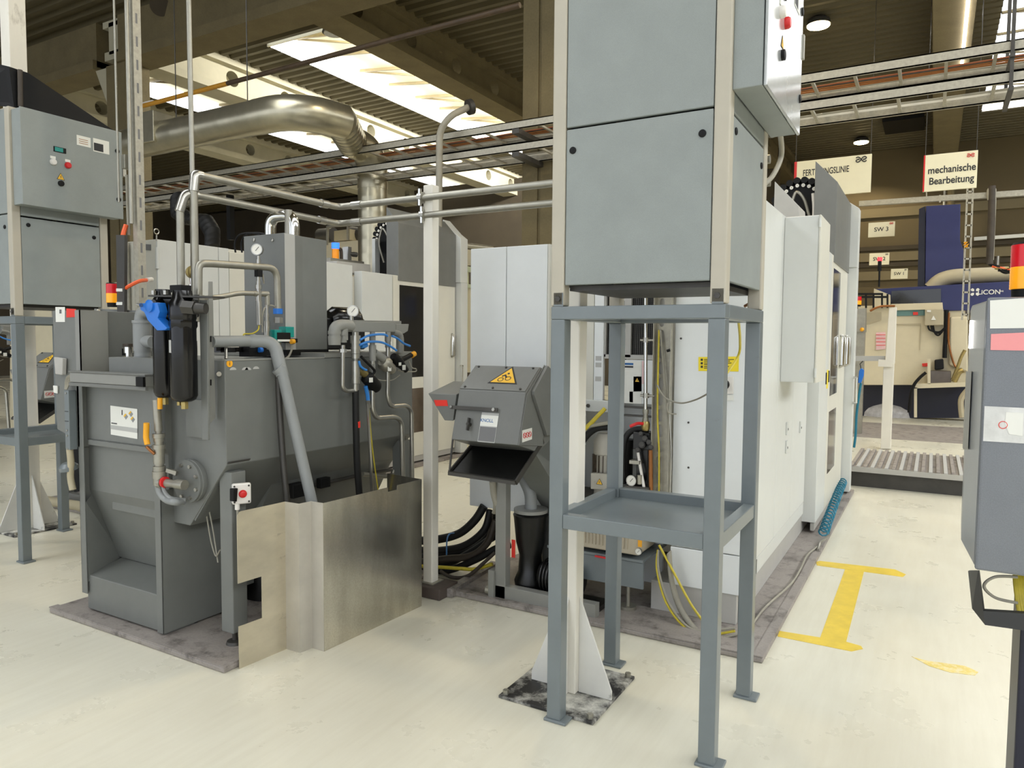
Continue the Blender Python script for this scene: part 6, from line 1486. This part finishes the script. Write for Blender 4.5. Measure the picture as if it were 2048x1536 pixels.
single('rain_pipe', G().cyl((.1, 26.3, 5.3), (.1, 26.3, 7.0), .03), 'paper', 'thin white pipe under the roof beam above the mechanische Bearbeitung sign', 'pipe')
single('roof_pipe', G().tube([(.28, 25.9, 7.0), (.28, 25.9, 4.2)], .1, 12), 'concrete', 'round drain pipe descending from the beam behind the hanging sign', 'pipe')
# loop of grey conduit by the tower back
single('conduit_loop', G().tube(spline([aY(1524, 372, 3.5), aY(1545, 352, 3.6), aY(1562, 315, 3.7), aY(1562, 280, 3.6), aY(1556, 258, 3.45), aY(1545, 250, 3.36)]), .012, 10).tube(spline([aY(1526, 262, 3.4), aY(1540, 272, 3.42), aY(1553, 268, 3.4), aY(1566, 256, 3.38)]), .008, 8), 'cable_grey', 'grey conduit looping under the control box behind the nearer tower', 'cable')
# ================================================================== background at the left and middle
y = 13.0
q = lambda px, py, Y=y: aY(px, py, Y)
r = root('framed_enclosure', 'pale green framed enclosure with dark panes seen in the gap beside the white cabinet', 'enclosure', (q(920, 740).x, y, 0))
fr = G()
for a in ([(895, 528), (945, 534), (945, 545), (895, 540)], [(895, 565), (945, 569), (945, 576), (895, 573)], [(895, 615), (932, 617), (932, 622), (895, 620)]): fr.prism([q(*p) for p in a], (0, .08, 0))
fr.prism([q(925, 532), q(933, 532), q(933, 700), q(928, 700)], (0, .08, 0))
part('frame', fr, 'pale_green', r)
part('dark_pane', slab([(893, 540), (927, 540), (927, 566), (893, 566)], .02, y+.1).prism([q(893, 574, y+.1), q(928, 574, y+.1), q(928, 616, y+.1), q(893, 616, y+.1)], (0, .02, 0)), 'glass_dark', r)
part('beige_post', slab([(927, 576), (941, 576), (941, 745), (930, 745)], .3, y+.05), 'cream', r)
part('beige_header', slab([(893, 495), (945, 500), (945, 530), (893, 526)], .3, y+.2), 'cream', r)
single('grey_switch_cabinet', slab([(893, 622), (928, 622), (928, 698), (893, 698)], .5, y+.3), 'dark_steel', 'dark grey cabinet with a small white notice behind the pale green frame', 'cabinet')
o = single('white_notice', slab([(908.5, 628), (916, 628), (916, 637), (908.5, 637)], .01, y+.28), 'paper', 'small white notice on the dark grey cabinet in the gap', 'notice')
part('orange_mark', slab([(909.5, 639), (912.5, 639), (911, 646)], .005, y+.28), 'orange', o)
single('beige_machine', slab([(893, 698), (945, 698), (945, 830), (893, 830)], .8, y+.1), 'glass_brown', 'low brown machine part in the gap left of the white cabinet', 'machine')
single('handrail_pipe', G().tube([aY(895, 488, 12.0), aY(945, 492, 12.4), aY(985, 497, 12.8)], .05, 12), 'steel_dull', 'bare handrail pipe behind the tall white cabinet', 'pipe')
# beige enclosure behind the left machine
YL = 11.5
r = root('beige_enclosure', 'beige sheet enclosure with round ducts behind the left machine', 'enclosure', (aY(690, 520, YL).x, YL, 0))
part('wall_sheet', slab([(560, 494), (722, 480), (722, 560), (560, 560)], .6, YL), 'cream', r)
part('upper_box', slab([(668, 462), (700, 458), (700, 480), (668, 482)], .5, YL+.2), 'cream_dark', r)
part('round_duct', G().cyl(aY(640, 472, YL+.5), aY(668, 470, YL+.5), .16), 'dark_steel', r)
part('round_duct', G().cyl(aY(702, 468, YL+.5), aY(724, 470, YL+.5), .16), 'dark_steel', r)
part('frame_tube', G().bar(aY(655, 452, YL), aY(655, 490, YL), .04, .04).bar(aY(655, 453, YL), aY(735, 448, YL), .04, .04).bar(aY(696, 451, YL), aY(696, 480, YL), .04, .04), 'steel_dull', r)
# black flexible duct behind the left cabinet
o = single('black_duct', rib_tube([aY(356, 395, 7.2), aY(356, 425, 7.2), aY(375, 438, 7.2), aY(410, 440, 7.2), aY(425, 465, 7.2), aY(424, 500, 7.2)], .12, .08), 'rubber', 'black flexible duct bending down behind the white cabinets', 'duct')
single('black_drop_pipe', G().bar(aY(460, 390, 8.5), aY(462, 480, 8.5), .09, .09), 'black_matt', 'square black post hanging down left of the tall grey housing', 'post')
# beige line of cabinets behind the far left tower
single('pale_machine', slab([(20, 600), (260, 560), (260, 900), (20, 940)], .6, 6.2), 'cream', 'pale machine flank seen under the far left tower cabinet', 'machine')
single('waste_drum', G().lathe((-7.6, 4.5, 0), (0, 0, 1), [(0, .3), (.72, .3), (.73, .33), (.76, .33), (.76, .27), (.7, .26)], 28), 'black_matt', 'big black drum with a rolled rim behind the far left stand', 'drum')
single('floor_pipe', G().tube([aZ(85, 1000, .06), aZ(158, 1012, .06), aZ(175, 1018, .06)], .045, 12), 'cream_dark', 'pale wrapped pipe lying on the floor behind the far left stand', 'pipe')
# ================================================================== light
w = bpy.data.worlds.new('hall_daylight'); SC.world = w; w.use_nodes = True
bg = w.node_tree.nodes['Background']; bg.inputs[0].default_value = (.92, .975, 1.07, 1); bg.inputs[1].default_value = WORLD
def area(name, loc, rot, sx, sy, power, col=(1, .97, .92)):
    l = bpy.data.lights.new(name, 'AREA'); l.shape = 'RECTANGLE'; l.size = sx; l.size_y = sy; l.energy = power; l.color = col
    o = bpy.data.objects.new(name, l); COL.objects.link(o); o.location = loc; o.rotation_euler = rot; return o
for i, (x, y) in enumerate(((-2.2, 15.3), (-2.2, 20.1), (-2.2, 24.7), (-2.2, 10.4), (-2.2, 5.6))):
    l = bpy.data.lights.new('high_bay_light', 'SPOT'); l.energy = 260; l.spot_size = 2.4; l.shadow_soft_size = .2; l.color = (1, .85, .6)
    o = bpy.data.objects.new('high_bay_light', l); COL.objects.link(o); o.location = (x, y, 7.25)
# unseen fill lamp added inside the skylight to brighten the roof beams
area('beam_fill_left', (-10.3, 18.5, 7.74), (0, math.radians(66), 0), .3, 14, 1300, (1, .98, .93))
vs = SC.view_settings; vs.view_transform = 'Standard'; vs.look = 'None'; vs.gamma = 1; vs.use_curve_mapping = False; vs.exposure = EXPO
